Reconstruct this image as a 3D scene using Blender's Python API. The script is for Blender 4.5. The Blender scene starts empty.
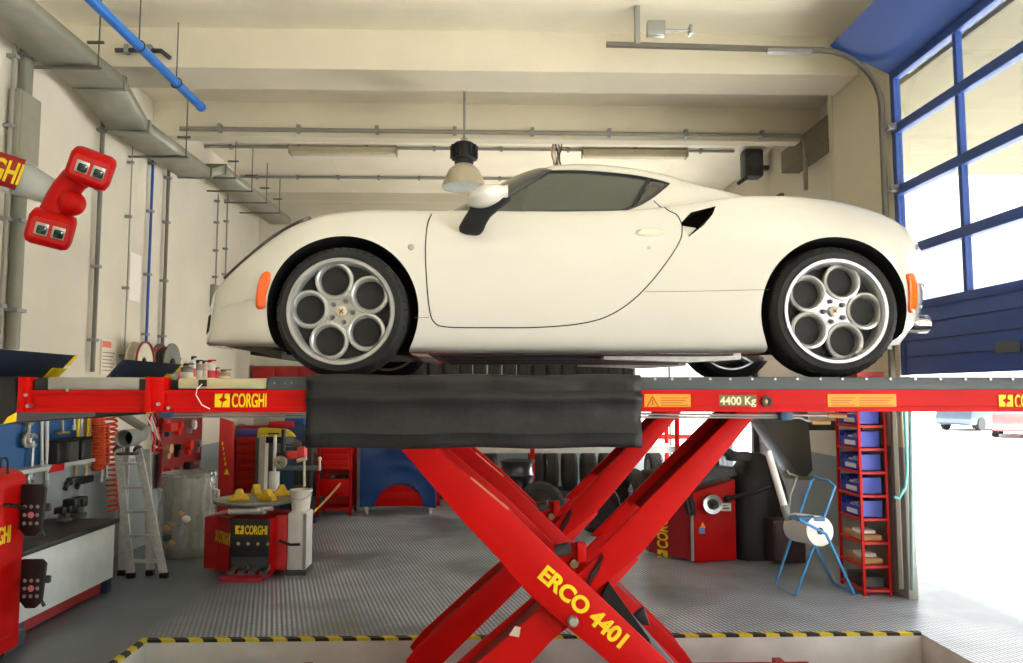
import bpy, bmesh, math, random
from mathutils import Vector, Matrix, Euler
from mathutils.bvhtree import BVHTree
random.seed(7)
S = bpy.context.scene
COL = S.collection
PI = math.pi

# ---------------------------------------------------------------- camera, world, sun, exposure
FPX, YAW, PITCH = 750.0, math.radians(1.64), math.radians(4.46)
cam_d = bpy.data.cameras.new('camera'); cam = bpy.data.objects.new('camera', cam_d); COL.objects.link(cam)
cam.location = (0, 0, 1.8); cam.rotation_euler = (PI/2 + PITCH, 0, -YAW)
cam_d.sensor_width = 36; cam_d.lens = FPX/1023*36; cam_d.clip_start = 0.05; cam_d.clip_end = 300
S.camera = cam
S.view_settings.view_transform = 'Standard'; S.view_settings.look = 'None'
S.view_settings.gamma = 1; S.view_settings.use_curve_mapping = False
S.view_settings.exposure = 0.15
W = bpy.data.worlds.new('world'); S.world = W; W.use_nodes = True
_n = W.node_tree.nodes; _l = W.node_tree.links
_bg = _n['Background']
_tc = _n.new('ShaderNodeTexCoord'); _sep = _n.new('ShaderNodeSeparateXYZ'); _cr = _n.new('ShaderNodeValToRGB')
_l.new(_tc.outputs['Generated'], _sep.inputs[0]); _l.new(_sep.outputs['Z'], _cr.inputs[0])
_cr.color_ramp.elements[0].color = (1.0, .99, .97, 1); _cr.color_ramp.elements[1].color = (.86, .93, 1, 1)
_l.new(_cr.outputs[0], _bg.inputs['Color']); _bg.inputs['Strength'].default_value = 3.2
sun_d = bpy.data.lights.new('sun', 'SUN'); sun_d.energy = 44.0; sun_d.angle = math.radians(4); sun_d.color = (1, .975, .94)
sun = bpy.data.objects.new('sun', sun_d); COL.objects.link(sun)
sun.rotation_euler = Vector((-.68, .10, -1)).to_track_quat('-Z', 'Y').to_euler()
def area(name, loc, target, sx, sy, power, col):
    d = bpy.data.lights.new(name, 'AREA'); d.shape = 'RECTANGLE'; d.size = sx; d.size_y = sy; d.energy = power; d.color = col
    o = bpy.data.objects.new(name, d); COL.objects.link(o); o.location = loc
    o.rotation_euler = (Vector(target) - Vector(loc)).to_track_quat('-Z', 'Y').to_euler(); return o
# daylight through the far gateway
area('far_gateway_daylight', (4.5, 12.1, 1.1), (-1, 9.5, 4.6), 1.6, 2.0, 320, (1, .96, .9))

# ---------------------------------------------------------------- projecting pixels to world points
_cy, _sy, _cp, _sp = math.cos(YAW), math.sin(YAW), math.cos(PITCH), math.sin(PITCH)
_F = Vector((_sy*_cp, _cy*_cp, _sp)); _R = Vector((_cy, -_sy, 0)); _U = _R.cross(_F)
def _ray(px, py): return _F*FPX + _R*(px - 511.5) + _U*(331.5 - py)
def U(px, py, Y):
    d = _ray(px, py); k = Y/d.y; return Vector((d.x*k, Y, 1.8 + d.z*k))
def UX(px, py, X):
    d = _ray(px, py); k = X/d.x; return Vector((X, d.y*k, 1.8 + d.z*k))
def G(px, py, z=0.0):
    d = _ray(px, py); k = (z - 1.8)/d.z; return Vector((d.x*k, d.y*k, z))

# ---------------------------------------------------------------- materials
def lin(c):
    out = []
    for v in c:
        v /= 255.0; out.append(v/12.92 if v <= .04045 else ((v + .055)/1.055)**2.4)
    return (*out, 1)
MATS = {}
def M(name, rgb, rough=.5, metal=0, noise=.10, scale=6, coat=0, trans=0, bump=0, bscale=60, emis=0, alpha=1, ior=1.45):
    if name in MATS: return MATS[name]
    m = bpy.data.materials.new(name); m.use_nodes = True; MATS[name] = m
    n = m.node_tree.nodes; l = m.node_tree.links; b = n['Principled BSDF']
    c = lin(rgb)
    tc = n.new('ShaderNodeTexCoord'); nz = n.new('ShaderNodeTexNoise'); nz.inputs['Scale'].default_value = scale; nz.inputs['Detail'].default_value = 6
    l.new(tc.outputs['Object'], nz.inputs['Vector'])
    r = n.new('ShaderNodeValToRGB'); r.color_ramp.elements[0].position = .3; r.color_ramp.elements[1].position = .7
    r.color_ramp.elements[0].color = (*[v*(1 - noise) for v in c[:3]], 1)
    r.color_ramp.elements[1].color = (*[min(1, v*(1 + noise*.6)) for v in c[:3]], 1)
    l.new(nz.outputs['Fac'], r.inputs[0]); l.new(r.outputs[0], b.inputs['Base Color'])
    b.inputs['Roughness'].default_value = rough; b.inputs['Metallic'].default_value = metal; b.inputs['IOR'].default_value = ior
    b.inputs['Coat Weight'].default_value = coat; b.inputs['Coat Roughness'].default_value = .04
    b.inputs['Transmission Weight'].default_value = trans; b.inputs['Alpha'].default_value = alpha
    if emis: b.inputs['Emission Color'].default_value = c; b.inputs['Emission Strength'].default_value = emis
    if bump:
        nb = n.new('ShaderNodeTexNoise'); nb.inputs['Scale'].default_value = bscale; l.new(tc.outputs['Object'], nb.inputs['Vector'])
        bp = n.new('ShaderNodeBump'); bp.inputs['Strength'].default_value = bump; bp.inputs['Distance'].default_value = .02
        l.new(nb.outputs['Fac'], bp.inputs['Height']); l.new(bp.outputs[0], b.inputs['Normal'])
    return m

def thin_glass(name, rgb, clear=.9):
    if name in MATS: return MATS[name]
    m = bpy.data.materials.new(name); m.use_nodes = True; MATS[name] = m; n = m.node_tree.nodes; l = m.node_tree.links
    n.remove(n['Principled BSDF']); out = n['Material Output']
    tr = n.new('ShaderNodeBsdfTransparent'); gl = n.new('ShaderNodeBsdfGlossy'); mx = n.new('ShaderNodeMixShader'); nz = n.new('ShaderNodeTexNoise')
    tr.inputs[0].default_value = (*[v*clear for v in lin(rgb)[:3]], 1); gl.inputs['Roughness'].default_value = .04; mx.inputs[0].default_value = .07
    nz.inputs['Scale'].default_value = 2; bp = n.new('ShaderNodeBump'); bp.inputs['Strength'].default_value = .02; l.new(nz.outputs['Fac'], bp.inputs['Height']); l.new(bp.outputs[0], gl.inputs['Normal'])
    l.new(tr.outputs[0], mx.inputs[1]); l.new(gl.outputs[0], mx.inputs[2]); l.new(mx.outputs[0], out.inputs[0]); return m

red = M('red_paint', (190, 8, 5), .48, noise=.12, scale=3)
red.node_tree.nodes['Principled BSDF'].inputs['Specular IOR Level'].default_value = .2
red_dark = M('worn_red_paint', (160, 22, 20), .45, noise=.2)
orange_red = M('orange_red_paint', (206, 40, 22), .5)
black = M('black_plastic', (24, 25, 28), .45)
black_mat = M('matt_black', (16, 16, 17), .8)
rubber = M('black_rubber', (30, 30, 32), .7, bump=.2, bscale=120)
tyre_m = M('tyre_rubber', (27, 27, 28), .75, bump=.15, bscale=90)
lit_tyre = M('lit_tyre_rubber', (58, 57, 54), .8, bump=.15, bscale=90)  # tyre rubber lightened: brighter light at the back is put into its colour
charcoal = M('charcoal_metal', (58, 63, 68), .5)
navy = M('dark_blue_metal', (38, 48, 66), .5)
steel = M('steel', (170, 172, 172), .35, .8)
alu = M('aluminium', (206, 206, 204), .38, .55, noise=.15, scale=20)
chrome = M('bright_chrome', (225, 226, 226), .12, 1, noise=.03)
rim_m = M('silver_wheel_paint', (180, 182, 184), .25, .65, noise=.04)
grey = M('grey_paint', (138, 140, 138), .5)
lgrey = M('light_grey_paint', (178, 186, 184), .5)
dgrey = M('dark_grey_paint', (70, 72, 72), .6)
galv = M('galvanised_sheet', (150, 152, 140), .5, .35, noise=.2, scale=9)
white = M('white_paint', (222, 220, 212), .5, noise=.05)
cream = M('cream_paint', (206, 200, 178), .55, noise=.08)
yellow = M('yellow_paint', (238, 208, 20), .5)
orange = M('orange_sticker', (246, 160, 28), .5)
blue = M('blue_paint', (30, 84, 160), .45)
pegblue = M('blue_pegboard', (22, 84, 140), .55)
skyblue = M('light_blue_tube', (62, 140, 200), .4)
clothblue = M('blue_vinyl', (26, 62, 124), .4, noise=.25, scale=5)
teal = M('teal_hose', (96, 176, 182), .5)
orange_hose = M('orange_hose', (226, 84, 40), .45)
lamp_orange = M('amber_lens', (255, 104, 22), .2, coat=.5)
tan = M('cardboard', (190, 150, 108), .8, noise=.15)
paper = M('white_paper', (238, 238, 234), .85, noise=.03)
lens_glass = M('dark_lens', (20, 50, 46), .08, coat=1)

# ---------------------------------------------------------------- mesh building
class MB:
    def __init__(s): s.bm = bmesh.new()
    def _add(s, vs, fs):
        v = [s.bm.verts.new(p) for p in vs]
        for f in fs:
            try: s.bm.faces.new([v[i] for i in f])
            except ValueError: pass
        return s
    def b(s, x0, x1, y0, y1, z0, z1, bv=0, mat=None):
        t = bmesh.new(); bmesh.ops.create_cube(t, size=1)
        for v in t.verts: v.co = Vector((x0 + (v.co.x + .5)*(x1 - x0), y0 + (v.co.y + .5)*(y1 - y0), z0 + (v.co.z + .5)*(z1 - z0)))
        if bv: bmesh.ops.bevel(t, geom=t.edges[:], offset=bv, segments=2, affect='EDGES', profile=.5)
        return s._merge(t, mat)
    def _merge(s, t, mat=None):
        if mat is not None: t.transform(mat)
        m = bpy.data.meshes.new('t'); t.to_mesh(m); t.free(); s.bm.from_mesh(m); bpy.data.meshes.remove(m); return s
    def c(s, p0, p1, r, r2=None, n=16, cap=True):
        p0, p1 = Vector(p0), Vector(p1); r2 = r if r2 is None else r2
        q = (p1 - p0).to_track_quat('Z', 'Y'); vs = []
        for p, rr in ((p0, r), (p1, r2)):
            for k in range(n):
                a = 2*PI*k/n; vs.append(p + q @ Vector((rr*math.cos(a), rr*math.sin(a), 0)))
        fs = [(k, (k + 1) % n, n + (k + 1) % n, n + k) for k in range(n)]
        if cap: fs += [tuple(range(n - 1, -1, -1)), tuple(range(n, 2*n))]
        return s._add(vs, fs)
    def t(s, pts, r, n=8, closed=False, cap=True):
        pts = [Vector(p) for p in pts]; N = len(pts); vs = []; up = None
        for i, p in enumerate(pts):
            a = pts[(i - 1) % N] if (closed or i > 0) else p
            c = pts[(i + 1) % N] if (closed or i < N - 1) else p
            d = (c - a).normalized()
            if up is None: up = d.orthogonal().normalized()
            up = (up - d*up.dot(d)); up = up.normalized() if up.length > 1e-6 else d.orthogonal().normalized()
            w = d.cross(up)
            for k in range(n):
                t = 2*PI*k/n; vs.append(p + (up*math.cos(t) + w*math.sin(t))*r)
        fs = []
        for i in range(N if closed else N - 1):
            j = (i + 1) % N
            for k in range(n): fs.append((i*n + k, i*n + (k + 1) % n, j*n + (k + 1) % n, j*n + k))
        if cap and not closed: fs += [tuple(range(n - 1, -1, -1)), tuple(range((N - 1)*n, N*n))]
        return s._add(vs, fs)
    def l(s, prof, c=(0, 0, 0), ax='z', n=32, closed=False):
        c = Vector(c); vs = []
        for r, h in prof:
            for k in range(n):
                a = 2*PI*k/n; x, y = r*math.cos(a), r*math.sin(a)
                vs.append(c + (Vector((x, y, h)) if ax == 'z' else Vector((x, h, y)) if ax == 'y' else Vector((h, x, y))))
        fs = []; N = len(prof)
        for i in range(N if closed else N - 1):
            j = (i + 1) % N
            for k in range(n): fs.append((i*n + k, i*n + (k + 1) % n, j*n + (k + 1) % n, j*n + k))
        if not closed:
            if prof[0][0] > 1e-5: fs.append(tuple(range(n)))
            if prof[-1][0] > 1e-5: fs.append(tuple(range((N - 1)*n, N*n)))
        return s._add(vs, fs)
    def p(s, poly, ax, a, b, bv=0):
        t = bmesh.new()
        def q(u, w, h): return Vector((u, h, w)) if ax == 'y' else Vector((h, u, w)) if ax == 'x' else Vector((u, w, h))
        v0 = [t.verts.new(q(u, w, a)) for u, w in poly]; v1 = [t.verts.new(q(u, w, b)) for u, w in poly]
        n = len(poly); t.faces.new(v0); t.faces.new(v1[::-1])
        for i in range(n): t.faces.new((v0[i], v0[(i + 1) % n], v1[(i + 1) % n], v1[i]))
        bmesh.ops.recalc_face_normals(t, faces=t.faces[:])
        if bv: bmesh.ops.bevel(t, geom=t.edges[:], offset=bv, segments=2, affect='EDGES', profile=.5)
        return s._merge(t)
    def s(s, c, r, n=16, m=10):
        t = bmesh.new(); bmesh.ops.create_uvsphere(t, u_segments=n, v_segments=m, radius=1)
        r = (r, r, r) if isinstance(r, (int, float)) else r
        for v in t.verts: v.co = Vector((c[0] + v.co.x*r[0], c[1] + v.co.y*r[1], c[2] + v.co.z*r[2]))
        return s._merge(t)
    def grid(s, rows, close_u=False):
        nr, nc = len(rows), len(rows[0]); vs = [p for r in rows for p in r]; fs = []
        for i in range(nr - 1):
            for j in range(nc if close_u else nc - 1):
                k = (j + 1) % nc; fs.append((i*nc + j, i*nc + k, (i + 1)*nc + k, (i + 1)*nc + j))
        return s._add(vs, fs)
    def xf(s, m): s.bm.transform(m); return s
    def build(s, name, mat, parent=None, angle=35, org=None, label=None, fix=True, solid=0):
        if fix: bmesh.ops.recalc_face_normals(s.bm, faces=s.bm.faces[:])
        if org is not None: s.bm.transform(Matrix.Translation(-Vector(org)))
        me = bpy.data.meshes.new(name); s.bm.to_mesh(me); s.bm.free()
        for m in (mat if isinstance(mat, (list, tuple)) else [mat]): me.materials.append(m)
        for p in me.polygons: p.use_smooth = True
        me.set_sharp_from_angle(angle=math.radians(angle))
        o = bpy.data.objects.new(name, me); COL.objects.link(o)
        if parent is not None: o.parent = parent
        if org is not None and parent is None: o.location = org
        if label: o['label'] = label
        if solid:
            md = o.modifiers.new('thickness', 'SOLIDIFY'); md.thickness = solid; md.offset = 0
        return o
def thing(name, label, cat, loc=(0, 0, 0), rz=0, group=None):
    o = bpy.data.objects.new(name, None); COL.objects.link(o); o.empty_display_size = .1
    o.location = loc; o.rotation_euler = (0, 0, rz); return tag(o, label, cat, group)
def tag(o, label, cat, group=None, kind=None):
    o['label'] = label; o['category'] = cat
    if group: o['group'] = group
    if kind: o['kind'] = kind
    return o
def struct(o, label=None):
    o['kind'] = 'structure'
    if label: o['label'] = label
    return o
def kids(o): return [c for c in COL.objects if c.parent == o]
def dup(o, loc=None, rz=None, label=None, parent=None, group=None, skip=()):
    c = o.copy(); COL.objects.link(c)
    if parent is not None: c.parent = parent
    if loc is not None: c.location = loc
    if rz is not None: c.rotation_euler = (0, 0, rz)
    if label: c['label'] = label
    if group: c['group'] = group
    for k in kids(o):
        if k.name.split('.')[0] not in skip: dup(k, parent=c, skip=skip)
    return c
def text_mb(body, h, sx=1.0, bold=.02, ext=.002, align='CENTER', shear=0, spacing=1.0):
    cu = bpy.data.curves.new('t', 'FONT'); cu.body = body; cu.size = h/0.69; cu.extrude = ext; cu.offset = bold*h; cu.align_x = align; cu.shear = shear; cu.space_character = spacing
    ob = bpy.data.objects.new('t', cu); COL.objects.link(ob)
    dg = bpy.context.evaluated_depsgraph_get(); me = bpy.data.meshes.new_from_object(ob.evaluated_get(dg))
    bpy.data.objects.remove(ob); bpy.data.curves.remove(cu)
    m = MB(); m.bm.from_mesh(me); bpy.data.meshes.remove(me)
    m.bm.transform(Matrix.Diagonal((sx, 1, 1, 1))); m.bm.transform(Matrix.Translation((0, -h*.5, 0))); return m
def frame(o, x, y, z=None):                # matrix from text plane (x right, y up) to the given axes at o
    x, y = Vector(x).normalized(), Vector(y).normalized(); z = x.cross(y)
    m = Matrix.Identity(4)
    for i in range(3): m[i][0], m[i][1], m[i][2], m[i][3] = x[i], y[i], z[i], o[i]
    return m
def corghi(parent, o, h, x=(1, 0, 0), y=(0, 0, 1), mat=yellow, sx=.45, emblem=True):
    t = text_mb('CORGHI', h, sx, .035, .0015, 'LEFT').xf(frame(o, x, y)); t.build('lettering', mat, parent, fix=False)
    if emblem:
        e = MB()
        for pl in ([(-1.2, -.5), (-.74, -.5), (-.72, -.1), (-.95, .08), (-.70, .22), (-.62, .5), (-1.2, .5)], [(-.66, -.5), (-.14, -.5), (-.14, .5), (-.50, .5), (-.52, .2), (-.30, .05), (-.62, -.12)]):
            e.p([(u*h, w*h) for u, w in pl], 'z', -.001, .002)
        e.xf(frame(o, x, y)); e.build('emblem', mat, parent)
def hazard(name, axis, freq, light=(226, 206, 40)):
    m = bpy.data.materials.new(name); m.use_nodes = True; n = m.node_tree.nodes; l = m.node_tree.links; b = n['Principled BSDF']
    tc = n.new('ShaderNodeTexCoord'); mp = n.new('ShaderNodeVectorMath'); mp.operation = 'DOT_PRODUCT'; mp.inputs[1].default_value = axis
    l.new(tc.outputs['Object'], mp.inputs[0])
    mu = n.new('ShaderNodeMath'); mu.operation = 'MULTIPLY'; mu.inputs[1].default_value = freq; l.new(mp.outputs['Value'], mu.inputs[0])
    fr = n.new('ShaderNodeMath'); fr.operation = 'FRACT'; l.new(mu.outputs[0], fr.inputs[0])
    gt = n.new('ShaderNodeMath'); gt.operation = 'GREATER_THAN'; gt.inputs[1].default_value = .5; l.new(fr.outputs[0], gt.inputs[0])
    nz = n.new('ShaderNodeTexNoise'); nz.inputs['Scale'].default_value = 30; l.new(tc.outputs['Object'], nz.inputs['Vector'])
    mx = n.new('ShaderNodeMix'); mx.data_type = 'RGBA'; mx.inputs['A'].default_value = lin((34, 34, 34)); mx.inputs['B'].default_value = lin(light)
    l.new(gt.outputs[0], mx.inputs['Factor'])
    m2 = n.new('ShaderNodeMix'); m2.data_type = 'RGBA'; m2.blend_type = 'MULTIPLY'; m2.inputs['Factor'].default_value = .35
    l.new(mx.outputs['Result'], m2.inputs['A']); l.new(nz.outputs['Fac'], m2.inputs['B'])
    l.new(m2.outputs['Result'], b.inputs['Base Color']); b.inputs['Roughness'].default_value = .6
    return m

# ---------------------------------------------------------------- the room
XL, XR, XD, YB, ZC = -4.03, 4.03, 3.6, 13.0, 5.25
def plaster(name, rgb, dado=None, dz=1.2):
    m = M(name, rgb, .85, noise=.07, scale=1.3, bump=.12, bscale=35)
    if dado:
        n = m.node_tree.nodes; l = m.node_tree.links; b = n['Principled BSDF']; src = b.inputs['Base Color'].links[0].from_socket
        tc = n.new('ShaderNodeTexCoord'); sp = n.new('ShaderNodeSeparateXYZ'); l.new(tc.outputs['Object'], sp.inputs[0])
        lt = n.new('ShaderNodeMath'); lt.operation = 'LESS_THAN'; lt.inputs[1].default_value = dz; l.new(sp.outputs['Z'], lt.inputs[0])
        mx = n.new('ShaderNodeMix'); mx.data_type = 'RGBA'; l.new(lt.outputs[0], mx.inputs['Factor']); l.new(src, mx.inputs['A']); mx.inputs['B'].default_value = lin(dado)
        l.new(mx.outputs['Result'], b.inputs['Base Color'])
    return m
wall_m = plaster('wall_plaster', (212, 206, 190), (142, 152, 154), 1.03)
ceil_m = plaster('ceiling_concrete', (242, 234, 212))
girder_m = plaster('girder_concrete', (220, 211, 188))
column_m = plaster('column_concrete', (206, 198, 176), (150, 150, 142), 1.3)
def floor_material():
    m = bpy.data.materials.new('ribbed_rubber_tiles'); m.use_nodes = True; n = m.node_tree.nodes; l = m.node_tree.links; b = n['Principled BSDF']
    tc = n.new('ShaderNodeTexCoord'); mp = n.new('ShaderNodeMapping'); mp.inputs['Rotation'].default_value = (0, 0, math.radians(-16)); l.new(tc.outputs['Object'], mp.inputs[0])
    w1 = n.new('ShaderNodeTexWave'); w1.wave_type = 'BANDS'; w1.bands_direction = 'X'; w1.inputs['Scale'].default_value = 8.5; l.new(mp.outputs[0], w1.inputs['Vector'])
    w2 = n.new('ShaderNodeTexWave'); w2.wave_type = 'BANDS'; w2.bands_direction = 'Y'; w2.inputs['Scale'].default_value = 5.0; l.new(mp.outputs[0], w2.inputs['Vector'])
    mu = n.new('ShaderNodeMath'); mu.operation = 'MULTIPLY'; l.new(w1.outputs['Fac'], mu.inputs[0])
    pw = n.new('ShaderNodeMath'); pw.operation = 'POWER'; pw.inputs[1].default_value = .12; l.new(w2.outputs['Fac'], pw.inputs[0]); l.new(pw.outputs[0], mu.inputs[1])
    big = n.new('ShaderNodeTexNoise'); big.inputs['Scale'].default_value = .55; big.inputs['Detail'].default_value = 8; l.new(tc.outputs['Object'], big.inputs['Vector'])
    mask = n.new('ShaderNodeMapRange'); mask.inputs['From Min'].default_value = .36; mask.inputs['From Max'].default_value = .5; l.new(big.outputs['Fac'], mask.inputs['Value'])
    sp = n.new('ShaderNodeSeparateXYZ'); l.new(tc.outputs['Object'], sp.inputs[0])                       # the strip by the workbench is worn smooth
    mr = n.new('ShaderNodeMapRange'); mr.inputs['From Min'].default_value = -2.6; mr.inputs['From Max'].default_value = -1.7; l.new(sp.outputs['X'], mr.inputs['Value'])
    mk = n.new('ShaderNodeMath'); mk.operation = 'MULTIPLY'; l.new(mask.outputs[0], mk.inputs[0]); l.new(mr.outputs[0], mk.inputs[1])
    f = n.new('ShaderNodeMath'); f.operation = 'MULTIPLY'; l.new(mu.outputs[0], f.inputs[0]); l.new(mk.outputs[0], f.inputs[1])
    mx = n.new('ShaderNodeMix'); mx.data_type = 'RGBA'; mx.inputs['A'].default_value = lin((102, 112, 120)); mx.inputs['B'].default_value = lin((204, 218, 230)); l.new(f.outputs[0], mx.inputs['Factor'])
    m2 = n.new('ShaderNodeMix'); m2.data_type = 'RGBA'; m2.blend_type = 'MULTIPLY'; m2.inputs['Factor'].default_value = .5; l.new(mx.outputs['Result'], m2.inputs['A'])
    st = n.new('ShaderNodeTexNoise'); st.inputs['Scale'].default_value = 2.2; st.inputs['Detail'].default_value = 9; l.new(tc.outputs['Object'], st.inputs['Vector'])
    sr = n.new('ShaderNodeMapRange'); sr.inputs['From Min'].default_value = .3; sr.inputs['From Max'].default_value = .65; sr.inputs['To Min'].default_value = .5; l.new(st.outputs['Fac'], sr.inputs['Value'])
    l.new(sr.outputs[0], m2.inputs['B']); l.new(m2.outputs['Result'], b.inputs['Base Color'])
    bp = n.new('ShaderNodeBump'); bp.inputs['Strength'].default_value = .5; bp.inputs['Distance'].default_value = .006; l.new(f.outputs[0], bp.inputs['Height']); l.new(bp.outputs[0], b.inputs['Normal'])
    b.inputs['Roughness'].default_value = .33; return m
floor_m = floor_material()
pit_m = M('pit_concrete', (204, 206, 204), .7, noise=.16, scale=3)
PX0, PX1 = -2.47, 3.2                     # the two lift pits
PITS = ((3.45, 4.3), (4.99, 5.63))
m = MB()
m.b(XL - .2, PX0, -6, YB, -.22, 0); m.b(PX1, 4.3, -6, YB, -.22, 0)
m.b(PX0, PX1, -6, PITS[0][0], -.22, 0); m.b(PX0, PX1, PITS[0][1], PITS[1][0], -.22, 0); m.b(PX0, PX1, PITS[1][1], YB, -.22, 0)
fl = struct(m.build('floor', [floor_m, pit_m]))
for p in fl.data.polygons:
    if p.normal.z < .5: p.material_index = 1
struct(MB().b(PX0, PX1, PITS[0][0] - .1, PITS[1][1] + .1, -.4, -.22).build('trim_1', pit_m), 'pale concrete bottom of the lift pits')
hz_x = hazard('yellow_black_edging', (1, .9, .4), 5.0); hz_y = hazard('yellow_black_edging_across', (.6, 1, .6), 5.5)
m = MB(); m.b(PX0 - .03, PX1, 5.625, 5.672, -.014, .008); struct(m.build('trim_2', hz_x), 'yellow and black edging along the far pit')
m = MB(); m.b(PX0 - .04, PX0 + .005, PITS[1][0], 5.672, -.014, .01); struct(m.build('trim_3', hz_y), 'yellow and black edging at the left end of the far pit')
m = MB(); m.b(PX0 - .03, PX1, 4.95, 4.995, -.014, .008); struct(m.build('trim_4', hz_x), 'yellow and black edging on the strip between the pits')

# walls; the right one holds the sectional door and, beyond the column, an open gateway
struct(MB().b(XL - .2, XL, -4.4, YB + .2, 0, ZC).build('wall_left', wall_m))
m = MB(); m.b(XL, 2.35, YB, YB + .2, 0, ZC); m.b(2.35, 3.95, YB, YB + .2, 0, .62); m.b(2.35, 3.95, YB, YB + .2, 2.35, ZC); m.b(3.95, XR + .2, YB, YB + .2, 0, ZC)
struct(m.build('wall_back', wall_m))
m = MB()
m.b(XD, XD + .2, -4.2, -3.6, 0, ZC); m.b(XD, XD + .2, -3.6, 2.3, 4.5, ZC); m.b(XD, XD + .2, 2.3, 2.9, 0, ZC); m.b(XD, XD + .2, 2.9, 6.5, 4.66, ZC)
m.b(XR, XR + .2, 7.6, 11.3, 0, ZC); m.b(XR, XR + .2, 11.3, 12.9, 2.35, ZC); m.b(XR, XR + .2, 12.9, YB, 0, ZC)
struct(m.build('wall_right', wall_m))
struct(MB().b(XL - .2, XD + .2, -4.4, -4.2, 0, ZC).build('wall_front', wall_m))
struct(MB().b(XL, XD + .2, -4.2, 2.4, 0, .006).build('trim_11', M('bounce_floor', (196, 194, 186), .6)), 'unseen pale floor layer added to bounce sunlight into the workshop')  # unseen pale layer added so sunlight bounces up to ceiling and walls
struct(MB().b(XD, XD + .09, 6.5, 7.6, 0, ZC, .01).b(XD, XR + .2, 7.6, 7.7, 0, ZC).build('trim_5', column_m), 'concrete column beside the sectional door')
m = MB(); m.b(XL - .2, XR + .2, -4.4, YB + .2, ZC, ZC + .2)
for x in (-2.4, .2, 2.8): m.b(x - .01, x + .01, 9.4, YB, ZC - .006, ZC)
struct(m.build('ceiling', ceil_m))
def girder(y0, y1, z0, nm, lb):
    m = MB(); m.p([(y0, ZC), (y0, z0 + .14), (y0 + .05, z0), (y1 - .05, z0), (y1, z0 + .14), (y1, ZC)], 'x', XL, XR)
    return struct(m.build(nm, girder_m), lb)
girder(7.0, 7.6, 4.88, 'trim_6', 'near concrete ceiling girder'); girder(8.85, 9.12, 4.84, 'trim_7', 'far concrete ceiling girder')
struct(MB().b(XL, XR, YB - .02, YB, 5.06, 5.10).build('trim_8', girder_m), 'panel joint along the top of the back wall')
# window_1: bright window in the back wall with a red bar across; door_2: open gateway beside it
t = struct(MB().b(2.35, 2.41, YB + .02, YB + .12, .62, 2.35).b(3.89, 3.95, YB + .02, YB + .12, .62, 2.35).b(2.35, 3.95, YB + .02, YB + .12, .62, .68).b(2.35, 3.95, YB + .02, YB + .12, 2.29, 2.35).build('window_1', lgrey), 'bright window in the back wall behind the lift')
MB().b(2.35, 3.95, YB + .03, YB + .08, .95, 1.03).build('crossbar', red, t)
MB().b(3.12, 3.15, YB + .04, YB + .08, .62, 2.35).build('mullion', dgrey, t)
MB().b(2.41, 3.89, YB + .055, YB + .06, .68, 2.29).build('pane', thin_glass('clear_glass', (250, 252, 252)), t)
t = struct(MB().b(XR + .02, XR + .14, 11.24, 11.32, 0, 2.4).b(XR + .02, XR + .14, 12.88, 12.95, 0, 2.4).b(XR + .02, XR + .14, 11.24, 12.95, 2.33, 2.42).build('door_2', charcoal), 'open gateway at the far end of the right wall')
MB().b(XR - .06, XR, 10.0, 13.0, 2.45, 4.5, .01).build('door_panel', M('raised_gate_grey', (84, 84, 80), .6), t)
MB().b(XR - .09, XR, 11.2, 11.3, 0, 4.5).build('door_post', charcoal, t)
# sectional door_1: blue frame, four glazed rows, a solid blue row below, top row turning under the ceiling
door_m = M('blue_door_paint', (46, 76, 146), .5, noise=.08)
DY0, DY1 = 2.9, 6.5
d1 = struct(MB().b(XD + .02, XD + .07, DY0, DY1, 1.93, 2.5, .006).build('door_1', door_m), 'blue sectional door, half raised, with glazed rows')
for i, z in enumerate((2.22,)):
    MB().b(XD + .012, XD + .02, DY0, DY1, z - .004, z + .004).b(XD + .012, XD + .02, DY0, DY1, 2.08, 2.085).b(XD + .012, XD + .02, DY0, DY1, 2.36, 2.365).build('groove', navy, d1)
glass_m = thin_glass('door_glazing', (240, 243, 243))
rails = (2.5, 3.0, 3.56, 4.12, 4.62)
for i, z in enumerate(rails):
    MB().b(XD + .01, XD + .08, DY0, DY1, z - .035 if i else z - .02, z + .05, .006).build('rail', door_m, d1)
for y in (3.55, 4.56, 5.57): MB().b(XD + .02, XD + .07, y - .022, y + .022, 2.5, 4.65).build('mullion', door_m, d1)
for y in (DY0, DY1 - .06): MB().b(XD + .015, XD + .075, y, y + .06, 1.93, 4.66).build('stile', door_m, d1)
for z0, z1 in zip(rails, rails[1:]): MB().b(XD + .043, XD + .049, DY0 + .06, DY1 - .06, z0, z1).build('pane', glass_m, d1)
m = MB(); m.p([(XD + .0, 4.66), (XD + .05, 4.64), (3.12, 4.95), (3.07, 4.91)], 'y', DY0, DY1); m.build('top_panel', door_m, d1)
for z in (2.52, 3.02, 3.58, 4.14): MB().b(XD - .06, XD + .01, 6.40, 6.47, z - .03, z + .03, .006).c((XD - .05, 6.4, z), (XD - .05, 6.55, z), .015).build('hinge', steel, d1)
MB().b(XD + .008, XD + .018, 5.0, 5.25, 2.06, 2.14).build('grip_plate', M('grip_grey', (70, 80, 84), .5), d1)
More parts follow.
